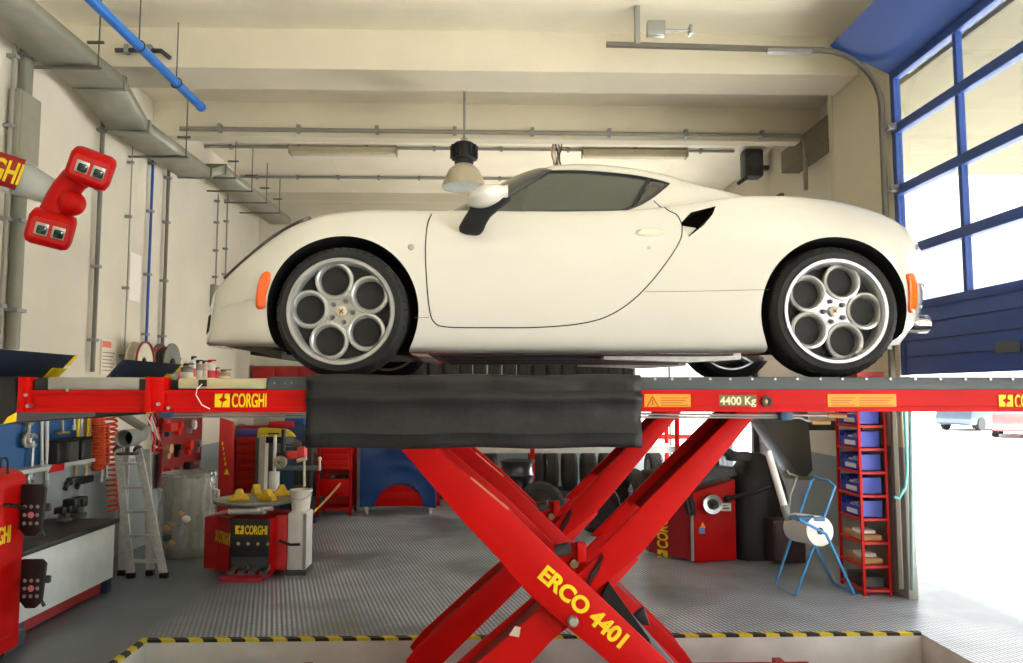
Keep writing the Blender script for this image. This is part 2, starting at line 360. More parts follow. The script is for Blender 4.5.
# door track (a thing fixed to the jamb): vertical run, bend, level run, hanger
t = thing('door_track', 'grey steel door track curving from the blue door jamb along under the ceiling', 'door track', (XD - .06, 6.47, 0))
def w(mb): return mb.xf(Matrix.Translation(-Vector(t.location)))
pts = [(XD - .07, 6.5, .1), (XD - .07, 6.5, 4.35)] + [(XD - .07 - .52*(1 - math.cos(a)), 6.5, 4.35 + .52*math.sin(a)) for a in [k*PI/16 for k in range(1, 9)]] + [(1.04, 6.5, 4.9)]
w(MB().t(pts, .028, 6)).build('track', M('track_steel', (110, 106, 96), .5, .5), t)
w(MB().b(1.30, 1.34, 6.46, 6.54, 4.9, ZC).b(1.40, 1.56, 6.43, 6.5, 4.96, 5.1, .01).c((1.56, 6.46, 5.02), (1.78, 6.46, 5.02), .012).b(1.78, 1.80, 6.42, 6.5, 4.98, 5.06)).build('hanger', steel, t)
w(MB().b(2.5, 2.9, 6.47, 6.53, 4.84, 4.87)).build('splice_plate', steel, t)
# outdoors
struct(MB().b(3.8, 60, -30, 60, -.12, -.02).build('trim_9', M('sunlit_yard_concrete', (220, 218, 212), .8, noise=.06)), 'pale sunlit yard outside')
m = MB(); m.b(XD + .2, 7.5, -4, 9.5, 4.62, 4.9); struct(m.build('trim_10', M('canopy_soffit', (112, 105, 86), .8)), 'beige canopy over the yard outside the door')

# ---------------------------------------------------------------- the car
CX = U(340, 309, 3.55).x; CYC = 3.55 + .93; CZ = 1.86
WB = 2.385
car = thing('sports_car', 'white two-seat sports coupe raised on the red scissor lift', 'car', (CX, CYC, CZ))
def st(u, w, zb, zm, zc, yc, zv, yv, zg, yg, zr, yr, zt, lw=1):
    return [(u, y, z) for y, z in ((0, zb), (.70*w*lw, zb), (.90*w*lw, zb + .010), (.965*w*(.4 + .6*lw), zb + .06), (w*.992, zb + .21), (w, zm), (w*.985, zm*.5 + zc*.5 + .015), (yc, zc), (yv, zv), (yg, zg), (yr, zr), (yr*.55, zr*.3 + zt*.7 + .004), (0, zt))]
ST = [st(-.84, .03, .22, .30, .37, .025, .385, .02, .39, .015, .395, .01, .40),
      st(-.83, .25, .185, .30, .40, .23, .425, .19, .435, .14, .44, .09, .445, 1.1),
      st(-.78, .46, .17, .31, .43, .43, .455, .36, .475, .27, .49, .18, .495, 1.2),
      st(-.67, .665, .162, .33, .48, .63, .50, .53, .53, .40, .55, .26, .555, 1.12),
      st(-.50, .81, .155, .38, .59, .755, .59, .64, .605, .46, .615, .28, .62, 1.03),
      st(-.30, .885, .145, .42, .735, .785, .69, .65, .675, .46, .68, .28, .685),
      st(-.12, .902, .137, .435, .808, .775, .745, .63, .72, .46, .725, .28, .73),
      st(.10, .90, .13, .44, .836, .765, .785, .63, .76, .47, .765, .28, .775),
      st(.30, .885, .123, .45, .838, .755, .81, .645, .80, .50, .81, .32, .82),
      st(.46, .873, .12, .46, .836, .752, .828, .68, .85, .57, .87, .42, .885),
      st(.66, .864, .12, .46, .833, .755, .845, .70, .94, .62, .985, .475, 1.005),
      st(.88, .86, .12, .46, .828, .765, .85, .715, 1.01, .635, 1.10, .51, 1.135),
      st(1.12, .86, .12, .46, .826, .775, .85, .725, 1.02, .645, 1.152, .53, 1.193),
      st(1.40, .866, .12, .47, .832, .785, .855, .735, 1.01, .655, 1.142, .535, 1.188),
      st(1.65, .88, .12, .475, .852, .80, .88, .74, 1.00, .665, 1.10, .535, 1.145),
      st(1.88, .902, .12, .48, .882, .815, .912, .745, .985, .665, 1.035, .52, 1.065),
      st(2.10, .92, .125, .48, .905, .80, .925, .72, .955, .61, .985, .46, .995),
      st(2.38, .93, .13, .48, .905, .775, .908, .68, .905, .56, .91, .42, .92),
      st(2.60, .925, .14, .48, .868, .765, .87, .67, .86, .55, .86, .42, .865),
      st(2.78, .885, .21, .48, .795, .77, .81, .67, .815, .55, .815, .42, .82),
      st(2.90, .77, .29, .48, .71, .725, .765, .64, .79, .54, .79, .4, .79),
      st(3.00, .61, .33, .48, .65, .60, .73, .53, .765, .46, .77, .34, .77),
      st(3.075, .40, .35, .48, .61, .38, .70, .34, .745, .31, .75, .22, .75),
      st(3.10, .03, .37, .48, .58, .028, .68, .025, .72, .02, .73, .01, .73)]
def cr(p0, p1, p2, p3, t):
    return .5*((2*p1) + (-p0 + p2)*t + (2*p0 - 5*p1 + 4*p2 - p3)*t*t + (-p0 + 3*p1 - 3*p2 + p3)*t*t*t)
def densify(rows, k):
    n = len(rows); out = []
    for i in range(n - 1):
        a, b, c, d = rows[max(i - 1, 0)], rows[i], rows[i + 1], rows[min(i + 2, n - 1)]
        for j in range(k):
            out.append([cr(p, q, r, s, j/k) for p, q, r, s in zip(a, b, c, d)])
    out.append(rows[-1]); return out
rows = [[Vector(p) for p in r] for r in ST]
rows = densify(rows, 6)                                            # along the car
def around(r):
    cols = densify([[p] for p in r], 5); h = [c[0] for c in cols]
    for p in h: p.y = max(p.y, 0)
    full = [Vector((p.x, -p.y, p.z)) for p in h] + [Vector(p) for p in h[-2:0:-1]]
    return full
ring = [around(r) for r in rows]
bodymb = MB(); bodymb.grid(ring, close_u=True)
bodymb.bm.verts.ensure_lookup_table(); nc = len(ring[0])
bodymb.bm.faces.new([bodymb.bm.verts[i] for i in range(nc)]); bodymb.bm.faces.new([bodymb.bm.verts[len(bodymb.bm.verts) - nc + i] for i in range(nc)])
bmesh.ops.recalc_face_normals(bodymb.bm, faces=bodymb.bm.faces[:])
bvh = BVHTree.FromBMesh(bodymb.bm)
def skin(u, z, off=0.0, side=-1):          # point of the flank at (u, z)
    h = bvh.ray_cast(Vector((u, side*1.6, z)), Vector((0, -side, 0)))
    return (h[0] + h[1]*off) if h[0] is not None else None
def CU(px, py, yl):                        # photo pixel -> (u, z) at lateral distance yl from the car's axis
    p = U(px, py, CYC - yl); return (p.x - CX, p.z - CZ)
def smooth_poly(pts, k=6, closed=True):
    pts = [Vector((p[0], p[1])) for p in pts]; n = len(pts); out = []
    for i in range(n if closed else n - 1):
        g = (lambda j: pts[j % n]) if closed else (lambda j: pts[min(max(j, 0), n - 1)])
        for j in range(k): out.append(cr(g(i - 1), g(i), g(i + 1), g(i + 2), j/k))
    if not closed: out.append(pts[-1])
    return out
def patch(outline, off, name, mat, parent=car, side=-1, thick=.004, inner=None, res=.02, label=None):
    # a panel lying on the flank: the outline is filled with small faces and laid on the body, then given thickness
    t = bmesh.new(); vs = [t.verts.new((p[0], 0, p[1])) for p in outline]; t.faces.new(vs)
    us = [p[0] for p in outline]; zs = [p[1] for p in outline]
    for lo, hi, ax in ((min(us), max(us), 0), (min(zs), max(zs), 2)):
        k = lo + res
        while k < hi:
            co = Vector((0, 0, 0)); co[ax] = k; no = Vector((0, 0, 0)); no[ax] = 1
            bmesh.ops.bisect_plane(t, geom=t.verts[:] + t.edges[:] + t.faces[:], plane_co=co, plane_no=no); k += res
    for v in t.verts:
        q = skin(v.co.x, v.co.z, off, side)
        if q is not None: v.co = q
        else:
            q = skin(v.co.x, v.co.z - .02, off, side); v.co = Vector((v.co.x, q.y if q else side*.6, v.co.z))
    mb = MB(); mb._merge(t)
    o = mb.build(name, mat, parent, angle=60, label=label)
    md = o.modifiers.new('thickness', 'SOLIDIFY'); md.thickness = thick; md.offset = 0
    return o
def seam(pts, r, name, mat, side=-1, closed=False, off=.0, parent=car):
    q = [skin(p[0], p[1], off, side) for p in pts]; q = [p for p in q if p is not None]
    return MB().t(q, r, 6, closed).build(name, mat, parent)

# outlines read off the flank
win = smooth_poly([CU(*p) for p in ((486, 213, .74), (500, 199.5, .72), (524, 184, .68), (549, 169.6, .62))], 4, False) + \
      smooth_poly([CU(*p) for p in ((549, 169.6, .62), (580, 170.5, .62), (620, 174, .62), (650, 179, .63), (669, 183.5, .66))], 4, False)[1:] + \
      smooth_poly([CU(*p) for p in ((669, 183.5, .66), (655, 195, .70), (640, 204, .73), (622, 210.5, .745), (600, 214.5, .75), (575, 215.5, .755), (540, 214.5, .755), (486, 213, .74))], 4, False)[1:-1]
win = [p for p in win if p.y > .846]
win = [Vector((win[0].x - .012, .845))] + win + [Vector((win[-1].x - .02, .845))]
seamline = [CU(*p) for p in ((431, 212.5, .80), (427, 224, .84), (425.5, 250, .87), (427, 285, .87), (430, 312, .86), (435, 323, .86), (448, 327, .86), (490, 327.5, .86), (540, 327, .86), (580, 323.5, .86), (608, 316, .87), (632, 301, .87), (652, 281, .88), (670, 258, .89), (681, 240, .89), (683.5, 229, .88), (682, 221, .86), (678, 213, .85), (671, 209.5, .84), (664, 205, .80), (656, 198, .77))]
seamline = smooth_poly(seamline, 4, False)
intake = [CU(*p) for p in ((682, 222, .86), (692, 211.5, .84), (716, 206, .83), (713, 214, .85), (704, 225, .87), (690, 236, .89))]
AR = .365
# booleans: arches, cabin, windows, windscreen, intakes, nose grille
me = bpy.data.meshes.new('body'); bodymb.bm.to_mesh(me); bodymb.bm.free()
paint = M('white_pearl_paint', (202, 201, 195), .22, noise=.015, coat=1)
liner = M('wheel_arch_liner', (14, 14, 15), .85); headlin = M('cabin_trim', (150, 150, 140), .8)
for mm in (paint, liner, headlin): me.materials.append(mm)
for p in me.polygons: p.use_smooth = True
body = bpy.data.objects.new('body', me); COL.objects.link(body); body.parent = car
def cut(mb, mi):
    bmesh.ops.recalc_face_normals(mb.bm, faces=mb.bm.faces[:])
    cm = bpy.data.meshes.new('cut'); mb.bm.to_mesh(cm); mb.bm.free()
    for mm in (paint, liner, headlin): cm.materials.append(mm)
    for p in cm.polygons: p.material_index = mi
    c = bpy.data.objects.new('cut', cm); COL.objects.link(c); c.location = car.location
    bpy.context.view_layer.update()
    md = body.modifiers.new('b', 'BOOLEAN'); md.operation = 'DIFFERENCE'; md.object = c; md.solver = 'EXACT'
    dg = bpy.context.evaluated_depsgraph_get(); nm = bpy.data.meshes.new_from_object(body.evaluated_get(dg))
    body.modifiers.clear(); old = body.data; body.data = nm; bpy.data.meshes.remove(old); nm.name = 'body'
    bpy.data.objects.remove(c); bpy.data.meshes.remove(cm)
for side in (-1, 1):
    for ux in (0, WB):
        cut(MB().l([(AR, side*.52), (AR, side*1.1)], (ux, 0, .318), 'y', 64), 1)
cab = [(.52, .30), (.60, .80), (.95, 1.05), (1.12, 1.10), (1.42, 1.09), (1.60, 1.03), (1.66, .80), (1.62, .30)]
m = MB(); t = bmesh.new()
def yin(z): return .68 if z < .82 else .68 - (z - .82)/.28*.2
va = [t.verts.new((u, -yin(z), z)) for u, z in cab]; vb = [t.verts.new((u, yin(z), z)) for u, z in cab]
t.faces.new(va); t.faces.new(vb[::-1])
for i in range(8): t.faces.new((va[i], va[(i + 1) % 8], vb[(i + 1) % 8], vb[i]))
m._merge(t); cut(m, 2)
for side in (-1, 1): cut(MB().p([(p[0], p[1]) for p in win], 'y', side*.40, side*1.0), 2)
ws = [(.40, -.60), (.40, .60), (.92, .44), (.92, -.44)]
cut(MB().p(ws, 'z', .84, 1.4), 2)
for side in (-1, 1): cut(MB().p([(p[0], p[1]) for p in intake], 'y', side*.70, side*1.1), 1)
for p in body.data.polygons: p.use_smooth = True
body.data.set_sharp_from_angle(angle=math.radians(38))
# glazing
tint = M('tinted_car_glass', (150, 160, 150), .02, noise=.02, trans=.85, ior=1.35, coat=.4)
for side in (-1, 1):
    patch(win, -.006, 'side_window', tint, side=side)
    seam(list(win) + [win[0]], .0075, 'window_trim', black, side)
    dv = [CU(648.5, 179.5, .63), CU(640, 193, .69), CU(633.5, 206.5, .735)]
    seam(dv, .008, 'window_pillar', black, side, off=.002)
    qv = [CU(*p) for p in ((650, 180.5, .63), (667, 184, .66), (655, 194, .70), (641, 203, .73), (636, 205.5, .735))]
    patch(qv, .001, 'quarter_window', M('quarter_glass', (52, 50, 46), .15, coat=.5), side=side)
    seam(seamline, .0028, 'door_seam', black_mat, side)
    seam(smooth_poly([CU(*p) for p in ((645, 291.5, .88), (700, 290.8, .9), (769, 289.5, .92))], 4, False), .0016, 'panel_seam', M('seam_grey', (120, 116, 104), .7), side)
    seam([CU(*p) for p in ((414, 317, .9), (429, 317.5, .87))], .0016, 'panel_seam', MATS['seam_grey'], side)
    # door handle: body-coloured flap in a shallow oval recess, with the lock below
    hc = CU(652, 231.5, .87)
    el = [Vector((hc[0] + .075*math.cos(a), hc[1] + .022*math.sin(a))) for a in [k*PI/12 for k in range(24)]]
    patch(el, .0015, 'door_handle', M('handle_paint', (216, 212, 196), .25, coat=1), side=side)
    seam(el + [el[0]], .003, 'handle_rim', MATS['handle_paint'], side)
    kc = skin(*CU(649.5, 247, .88), 0, side); MB().c(kc + Vector((0, .004*-side, 0)), kc + Vector((0, side*.004, 0)), .009).build('door_lock', steel, car)
    lo = [CU(*p) for p in ((683, 224, .86), (697, 226.5, .87), (689, 235.5, .89))]
    patch(lo, -.012, 'intake_flap', M('flap_paint', (196, 192, 176), .3, coat=.6), side=side)
    bc = skin(*CU(411, 247, .88), 0, side); MB().l([(.006, side*.001), (.016, side*.003), (.013, side*.006), (0, side*.0065)], bc, 'y', 20).build('fender_badge', steel, car)
    mk = smooth_poly([CU(*p) for p in ((265, 274, .85), (271, 273, .86), (270, 284, .86), (266, 297, .86), (264.5, 308, .86), (258, 308, .84), (258.5, 294, .84), (261, 282, .84))], 3)
    patch(mk, .006, 'side_marker', lamp_orange, side=side, thick=.014)
    mk = smooth_poly([CU(*p) for p in ((905, 275, .89), (911, 276, .87), (914.5, 290, .86), (915, 306, .86), (912, 312, .86), (908, 311, .88), (908.5, 298, .89), (907, 286, .89))], 3)
    patch(mk, .006, 'side_marker', lamp_orange, side=side, thick=.014)
    # headlamp pod (dark carbon shell with lamps) over the front corner
    hb = []
    for k in range(9):
        f = k/8; u = -.64 + f*.46
        row = []
        for j in range(5):
            yy = side*((.655 + .135*math.sin(PI/2*min(1, f*1.4))) - .17*(j/4)*(.25 + .75*math.sin(PI*min(1, f*.9 + .1))))
            h = bvh.ray_cast(Vector((u, yy, 1.5)), Vector((0, 0, -1))); row.append(h[0] + h[1]*.008)
        hb.append(row)
    hl = MB().grid(hb).build('headlamp', M('dark_lamp_shell', (58, 54, 48), .15, coat=1), car, solid=.012)
    for u in (-.50, -.38, -.27):
        yy = side*.70; h = bvh.ray_cast(Vector((u, yy, 1.5)), Vector((0, 0, -1)))
        MB().s(h[0] + Vector((0, 0, .006)), (.032, .032, .016), 14, 8).build('headlamp_lens', M('lamp_lens', (220, 225, 228), .05, coat=1), hl)
    # tail lamp
    h = bvh.ray_cast(Vector((3.6, side*.36, .60)), Vector((-1, 0, 0)))
    tl = MB().l([(.095, -.06), (.095, -.005), (.08, .003), (0, .005)], h[0], 'x', 28).build('tail_lamp', M('red_lens', (170, 10, 14), .15, coat=1), car)
    MB().l([(.095, -.04), (.106, -.006), (.095, .0)], h[0], 'x', 28).build('bezel', black, tl)
    # mirror: black stalk leaning back, white cap
    def mp(px, py, yl): q = CU(px, py, yl); return Vector((q[0], side*yl, q[1]))
    sk = MB(); rows_ = []
    for (px, py, yl, rx, rz, ry) in ((470.5, 234.5, .845, .03, .008, .01), (470, 232.5, .85, .052, .014, .02), (471, 229, .86, .060, .02, .028), (475, 221, .885, .056, .024, .03), (480, 213, .91, .054, .028, .034), (487, 206, .935, .062, .026, .038), (496, 201, .955, .060, .022, .04), (503, 197.5, .965, .04, .016, .03), (506, 196, .965, .012, .006, .012)):
        c_ = mp(px, py, yl); rows_.append([c_ + Vector((rx*math.cos(a), side*ry*math.sin(a), -rz*math.cos(a)*.5 + rz*math.sin(a)*.5)) for a in [2*PI*k/16 for k in range(16)]])
    sk.grid(rows_, True); sk.bm.verts.ensure_lookup_table(); sk.bm.faces.new([sk.bm.verts[i] for i in range(16)]); sk.bm.faces.new([sk.bm.verts[-16 + i] for i in range(16)])
    mr = sk.build('mirror', black, car, angle=60)
    hd = MB(); c_ = mp(490, 195.5, .97)
    rr = []
    for k in range(9):
        f = k/8; d = -.105 + .19*f; s_ = max(.08, math.sin(PI*(.10 + .74*f)**.8)) if f < .99 else .62
        rr.append([c_ + Vector((d, side*.095*s_*math.cos(a), .052*s_*math.sin(a) + d*.22)) for a in [2*PI*j/18 for j in range(18)]])
    hd.grid(rr, True); hd.bm.verts.ensure_lookup_table(); hd.bm.faces.new([hd.bm.verts[i] for i in range(18)]); hd.bm.faces.new([hd.bm.verts[-18 + i] for i in range(18)])
    hd.build('mirror_cap', paint, mr, angle=70)
# windscreen and its black surround, engine cover glass
def top_patch(poly, off, name, mat):
    t = bmesh.new(); t.faces.new([t.verts.new((x, y, 0)) for x, y in poly])
    for ax in (0, 1):
        k = -1.0
        while k < 3.2:
            co = Vector((0, 0, 0)); co[ax] = k; no = Vector((0, 0, 0)); no[ax] = 1
            bmesh.ops.bisect_plane(t, geom=t.verts[:] + t.edges[:] + t.faces[:], plane_co=co, plane_no=no); k += .05
    for v in t.verts:
        h = bvh.ray_cast(Vector((v.co.x, v.co.y, 2)), Vector((0, 0, -1)))
        if h[0] is not None: v.co = h[0] + h[1]*off
    return MB()._merge(t).build(name, mat, car, angle=60, solid=.004)
top_patch(ws, -.004, 'windscreen', tint)
for side in (-1, 1):
    rw = []
    for k in range(13):
        f = k/12; i0 = [p for p in win[:14]]; i = f*(len(i0) - 1); j = int(min(i, len(i0) - 2)); e = i0[j].lerp(i0[j + 1], i - j)
        P_ = skin(e.x, e.y, 0, side); Q_ = Vector((.38 + .53*f, side*(.612 - .165*f), 0)); h = bvh.ray_cast(Vector((Q_.x, Q_.y, 2)), Vector((0, 0, -1))); Q_ = h[0]
        r_ = []
        for c in range(9):
            v = P_.lerp(Q_, c/8); n_ = bvh.find_nearest(v); r_.append(n_[0] + n_[1]*.004)
        rw.append(r_)
    MB().grid(rw).build('windscreen_pillar', M('pillar_black', (44, 42, 40), .25, coat=.5), car, angle=60, solid=.006)
def front_patch(poly, name, mat):
    t = bmesh.new(); t.faces.new([t.verts.new((0, y, z)) for y, z in poly])
    k = -.7
    while k < .7:
        bmesh.ops.bisect_plane(t, geom=t.verts[:] + t.edges[:] + t.faces[:], plane_co=(0, k, 0), plane_no=(0, 1, 0)); k += .03
    for z in (.24, .27, .30, .33, .36): bmesh.ops.bisect_plane(t, geom=t.verts[:] + t.edges[:] + t.faces[:], plane_co=(0, 0, z), plane_no=(0, 0, 1))
    for v in t.verts:
        h = bvh.ray_cast(Vector((-2, v.co.y, v.co.z)), Vector((1, 0, 0)))
        if h[0] is not None: v.co = h[0] + h[1]*.003
    return MB()._merge(t).build(name, mat, car, angle=60, solid=.004)
front_patch([(-.20, .22), (.20, .22), (.17, .32), (0, .39), (-.17, .32)], 'front_grille', black_mat)
for side in (-1, 1): front_patch([(side*.30, .23), (side*.58, .24), (side*.56, .33), (side*.33, .31)], 'front_intake', black_mat)
top_patch([(1.72, -.30), (1.72, .30), (2.15, .26), (2.15, -.26)], .004, 'engine_cover_glass', M('smoked_glass', (22, 24, 24), .08, coat=1))
MB().b(-.55, .55, -.5, .5, 0, .02).xf(Matrix.Translation((.0, 0, .125))).build('floor_pan', black_mat, car)
m = MB(); m.b(.40, 1.95, -.70, .70, .115, .128, .004)
for y in (-.45, -.15, .15, .45): m.b(.45, 1.95, y - .03, y + .03, .106, .117, .003)
m.build('undertray', charcoal, car)
for a_, b_ in ((-.60, -.50), (.50, .60)): MB().p([(1.30, .10), (1.75, .085), (2.02, .10), (2.02, .13), (1.30, .13)], 'y', a_, b_).build('suspension_arm', alu, car)
m = MB(); m.p([(-.70, .17), (-.45, .125), (-.36, .10), (-.36, .14), (-.66, .19)], 'y', -.60, .60); m.build('front_undertray', M('undertray_grey', (74, 72, 68), .6, noise=.3, scale=14), car)
m = MB(); m.p([(2.70, .16), (2.79, .17), (2.83, .22), (2.92, .37), (2.70, .40)], 'y', -.73, .73)
for y in (-.3, 0, .3): m.b(2.8, 2.98, y - .008, y + .008, .17, .3)
m.build('rear_diffuser', M('silver_grey_trim', (168, 170, 170), .4, .4), car)
for y in (-.30, .30):
    e = MB().l([(.038, -.35), (.038, -.1), (.052, -.08), (.052, .05), (.044, .05), (.044, -.08)], (3.14, y, .315), 'x', 28, True).build('exhaust_pipe', chrome, car)
    MB().l([(0, 0), (.043, 0)], (3.07, y, .315), 'x', 20).build('pipe_interior', black_mat, e)
# cabin: two seats, dashboard, steering wheel, rear-view mirror
for y in (-.33, .33):
    MB().b(.95, 1.35, y - .22, y + .22, .32, .44, .05).p([(1.28, .36), (1.44, .36), (1.56, .82), (1.44, .82)], 'y', y - .21, y + .21, .04).p([(1.45, .80), (1.53, .80), (1.58, .96), (1.50, .97)], 'y', y - .12, y + .12, .03).build('seat', black, car)
MB().p([(.50, .5), (.80, .5), (.80, .74), (.66, .80), (.52, .80)], 'y', -.62, .62, .02).build('dashboard', black, car)
q = [Vector((.93 + .06*math.sin(a), -.33 + .17*math.cos(a), .72 + .16*math.sin(a))) for a in [k*PI/14 for k in range(28)]]
MB().t(q, .014, 8, True).c((.82, -.33, .70), (.92, -.33, .72), .04).b(.915, .935, -.49, -.17, .71, .735).build('steering_wheel', black, car)
# wheels
def make_wheel(ux, side, phase, R):
    sgn = side; f = .93 - .01                         # outer face of the tyre
    tw = .205 if ux < 1 else .235
    wob = bpy.data.objects.new('wheel', None); COL.objects.link(wob); wob.parent = car; wob.location = (ux, side*(.93 - .02 - tw/2), R); wob.empty_display_size = .1
    h = tw/2
    prof = [(.232, -h + .01), (.25, -h), (.285, -h - .004), (R - .018, -h + .012), (R - .004, -h + .03), (R, -h + .05), (R, h - .05), (R - .004, h - .03), (R - .018, h - .012), (.285, h + .004), (.25, h), (.232, h - .01)]
    m = MB().l(prof, (0, 0, 0), 'y', 72, True)
    for y in (-.055, -.02, .02, .055): m.l([(R + .0012, y - .004), (R + .0012, y + .004)], (0, 0, 0), 'y', 72)
    for k in range(48):                              # shoulder sipes
        a = 2*PI*k/48
        for s_ in (-1, 1):
            p0 = Vector((math.cos(a)*(R - .002), s_*(h - .045), math.sin(a)*(R - .002))); p1 = Vector((math.cos(a + .03)*(R - .012), s_*(h - .014), math.sin(a + .03)*(R - .012)))
            m.c(p0, p1, .004, n=5)
    m.build('tyre', tyre_m, wob, angle=30)
    s = side; o = h*s                                # outboard direction
    rim = MB().l([(.225, -o*.9), (.232, -o), (.243, -o), (.245, -o*.5), (.238, 0), (.245, o*.6), (.250, o*.9), (.257, o + s*.006), (.254, o + s*.011), (.240, o + s*.010), (.234, o + s*.002), (.228, o*.86), (.222, o*.5), (.218, 0), (.216, -o*.6)], (0, 0, 0), 'y', 80, True)
    rim.build('rim', rim_m, wob, angle=40)
    sp = MB(); fy = o*.80
    for k in range(5):
        a = math.radians(phase + 72*k); cx, cz = .154*math.cos(a), .153*math.sin(a)
        sp.l([(.090, fy - s*.024), (.095, fy - s*.006), (.090, fy + s*.005), (.080, fy + s*.008), (.074, fy + s*.004), (.068, fy - s*.010), (.064, fy - s*.06), (.080, fy - s*.06)], (cx, 0, cz), 'y', 36, True)
        b = a + math.radians(36)                       # web between two rings, towards the hub and out at the lip
        for r0, r1, w0 in ((.06, .135, .034),):
            e = Vector((math.cos(b), 0, math.sin(b))); g = Vector((-math.sin(b), 0, math.cos(b)))
            p = [e*r0 + g*w0*(1 if r0 < .1 else 1), e*r0 - g*w0, e*r1 - g*(.008 if r0 < .1 else .07), e*r1 + g*(.008 if r0 < .1 else .07)]
            t = bmesh.new(); v0 = [t.verts.new(q + Vector((0, fy - s*.002, 0))) for q in p]; v1 = [t.verts.new(q + Vector((0, fy - s*.03, 0))) for q in p]
            t.faces.new(v0); t.faces.new(v1[::-1])
            for i in range(4): t.faces.new((v0[i], v0[(i + 1) % 4], v1[(i + 1) % 4], v1[i]))
            bmesh.ops.recalc_face_normals(t, faces=t.faces[:]); sp._merge(t)
    sp.l([(0, fy - s*.03), (.078, fy - s*.03), (.082, fy - s*.01), (.072, fy), (.03, fy - s*.004), (0, fy - s*.004)], (0, 0, 0), 'y', 40)
    spk = sp.build('wheel_face', rim_m, wob, angle=40)
    for k in range(5):
        a = math.radians(phase + 36 + 72*k); q = Vector((.052*math.cos(a), fy, .052*math.sin(a)))
        MB().c(q - Vector((0, s*.01, 0)), q + Vector((0, s*.014, 0)),   .0135, .011, 6).build('wheel_bolt', dgrey, spk)
    hub = MB().l([(.026, fy - s*.004), (.026, fy + s*.010), (.021, fy + s*.013), (0, fy + s*.013)], (0, 0, 0), 'y', 28).build('hub_cap', M('hub_silver', (190, 186, 170), .3, .6), spk)
    MB().b(-.013, .013, min(fy + s*.013, fy + s*.0155), max(fy + s*.013, fy + s*.0155), -.003, .003).b(-.003, .003, min(fy + s*.013, fy + s*.0155), max(fy + s*.013, fy + s*.0155), -.013, .013).xf(Matrix.Rotation(.7, 4, 'Y')).build('hub_emblem', M('emblem_bronze', (120, 84, 60), .4), spk)
    MB().l([(.05, -o*.25), (.165, -o*.25), (.165, -o*.25 + s*.026), (.05, -o*.25 + s*.026)], (0, 0, 0), 'y', 48, True).l([(0, -o*.3), (.07, -o*.3), (.07, o*.3), (0, o*.35)], (0, 0, 0), 'y', 24).build('brake_disc', M('brake_iron', (150, 148, 146), .35, .5), wob)
    MB().b(.10, .175, -.03, .04, -.11, .11, .012).xf(Matrix.Rotation(-.5 if ux < 1 else .5 + PI, 4, 'Y')).build('brake_caliper', black, wob)
    return wob
make_wheel(0, -1, 104, .314); make_wheel(0, 1, 104, .314)
make_wheel(WB, -1, 1, .322); make_wheel(WB, 1, 1, .322)

# ---------------------------------------------------------------- scissor lifts
LX = U(574, 594, 3.75).x                       # the scissor's middle
PZ = U(574, 594, 3.75).z
PL = U(20, 400, 3.43).x; PR = 2*LX - PL
PY0, PY1 = 3.44, 4.10
lift = thing('scissor_lift', 'red scissor lift nearest the camera carrying the car, with black rubber skirt and yellow lettering', 'car lift', (LX, 3.77, -.22), 0)
LO = lift.location.copy()
def L(mb): return mb.xf(Matrix.Translation(-LO))
# platform
m = MB(); m.b(PL, PR, PY0 + .012, PY1 - .012, 1.704, 1.79); m.b(PL, PR, PY0, PY0 + .012, 1.712, 1.722); m.b(PL, PR, PY0 - .004, PY0 + .02, 1.785, 1.80); m.b(PL, PR, PY0 - .004, PY0 + .02, 1.70, 1.712); m.b(PL, PR, PY1 - .02, PY1, 1.69, 1.80)
pf = L(m).build('platform', red, lift)
m = MB(); xl, xr = U(308, 400, PY0).x, U(640, 400, PY0).x
x1 = U(46, 400, PY0).x; x2 = U(138, 400, PY0).x; x3 = U(170, 400, PY0).x; x4 = U(266, 400, PY0).x
m.b(x4, PR, PY0, PY1, 1.80, 1.86, .004); m.b(PL, x4, PY0 + .12, PY1, 1.80, 1.845)
L(m).build('runway', M('runway_grey', (66, 72, 76), .55), lift)
L(MB().b(x1, x2, PY0 + .005, PY0 + .4, 1.80, 1.857, .006)).build('filler_block', M('aluminium_grey', (150, 150, 144), .5, .3), lift)
for a_, b_ in ((PL + .05, x1), (x2, x2 + .06)): L(MB().b(a_, b_, PY0 + .008, PY0 + .4, 1.80, 1.85)).build('pocket_stop', black, lift)
tp = L(MB().b(x3 + .03, x4, PY0 + .005, PY0 + .42, 1.805, 1.853, .008)).build('turn_plate', M('cream_turn_plate', (176, 168, 134), .5, noise=.2), lift)
L(MB().b(U(198, 400, PY0).x, U(206, 400, PY0).x, PY0 - .002, PY0 + .006, 1.816, 1.846)).build('lock_hole', black_mat, tp)
q = U(195, 387, PY0 - .03); q2 = U(204, 397, PY0 - .03); L(MB().t([U(202, 384, PY0 - .005), U(197, 389, PY0 - .03), U(196, 395, PY0 - .02), U(202, 405, PY0 - .01), U(210, 409, PY0 - .006)], .002, 5)).build('pull_cord', paper, tp)
for k, (a, b) in enumerate(((PL, U(30, 400, PY0).x), (U(148, 400, PY0).x, U(165, 400, PY0).x))):
    L(MB().b(a, b, PY0 - .012, PY0 + .06, 1.702, 1.858, .006).b(a, a + .02, PY0 - .03, PY0 - .01, 1.702, 1.858)).build('end_post', red, lift)
m = MB(); m.b(U(268, 400, PY0).x, xl + .02, PY0 - .006, PY0, 1.803, 1.857); L(m).build('joint_plate', charcoal, lift)
for px in (275, 285, 292, 655, 672, 690, 710, 730, 752, 775, 797, 820, 842, 866, 890, 915, 940, 965, 990, 1012):
    q = U(px, 379 if px > 300 else 383, PY0); L(MB().c((q.x, PY0 - .006, q.z), (q.x, PY0 + .004, q.z), .006, n=8)).build('bolt', steel, lift)
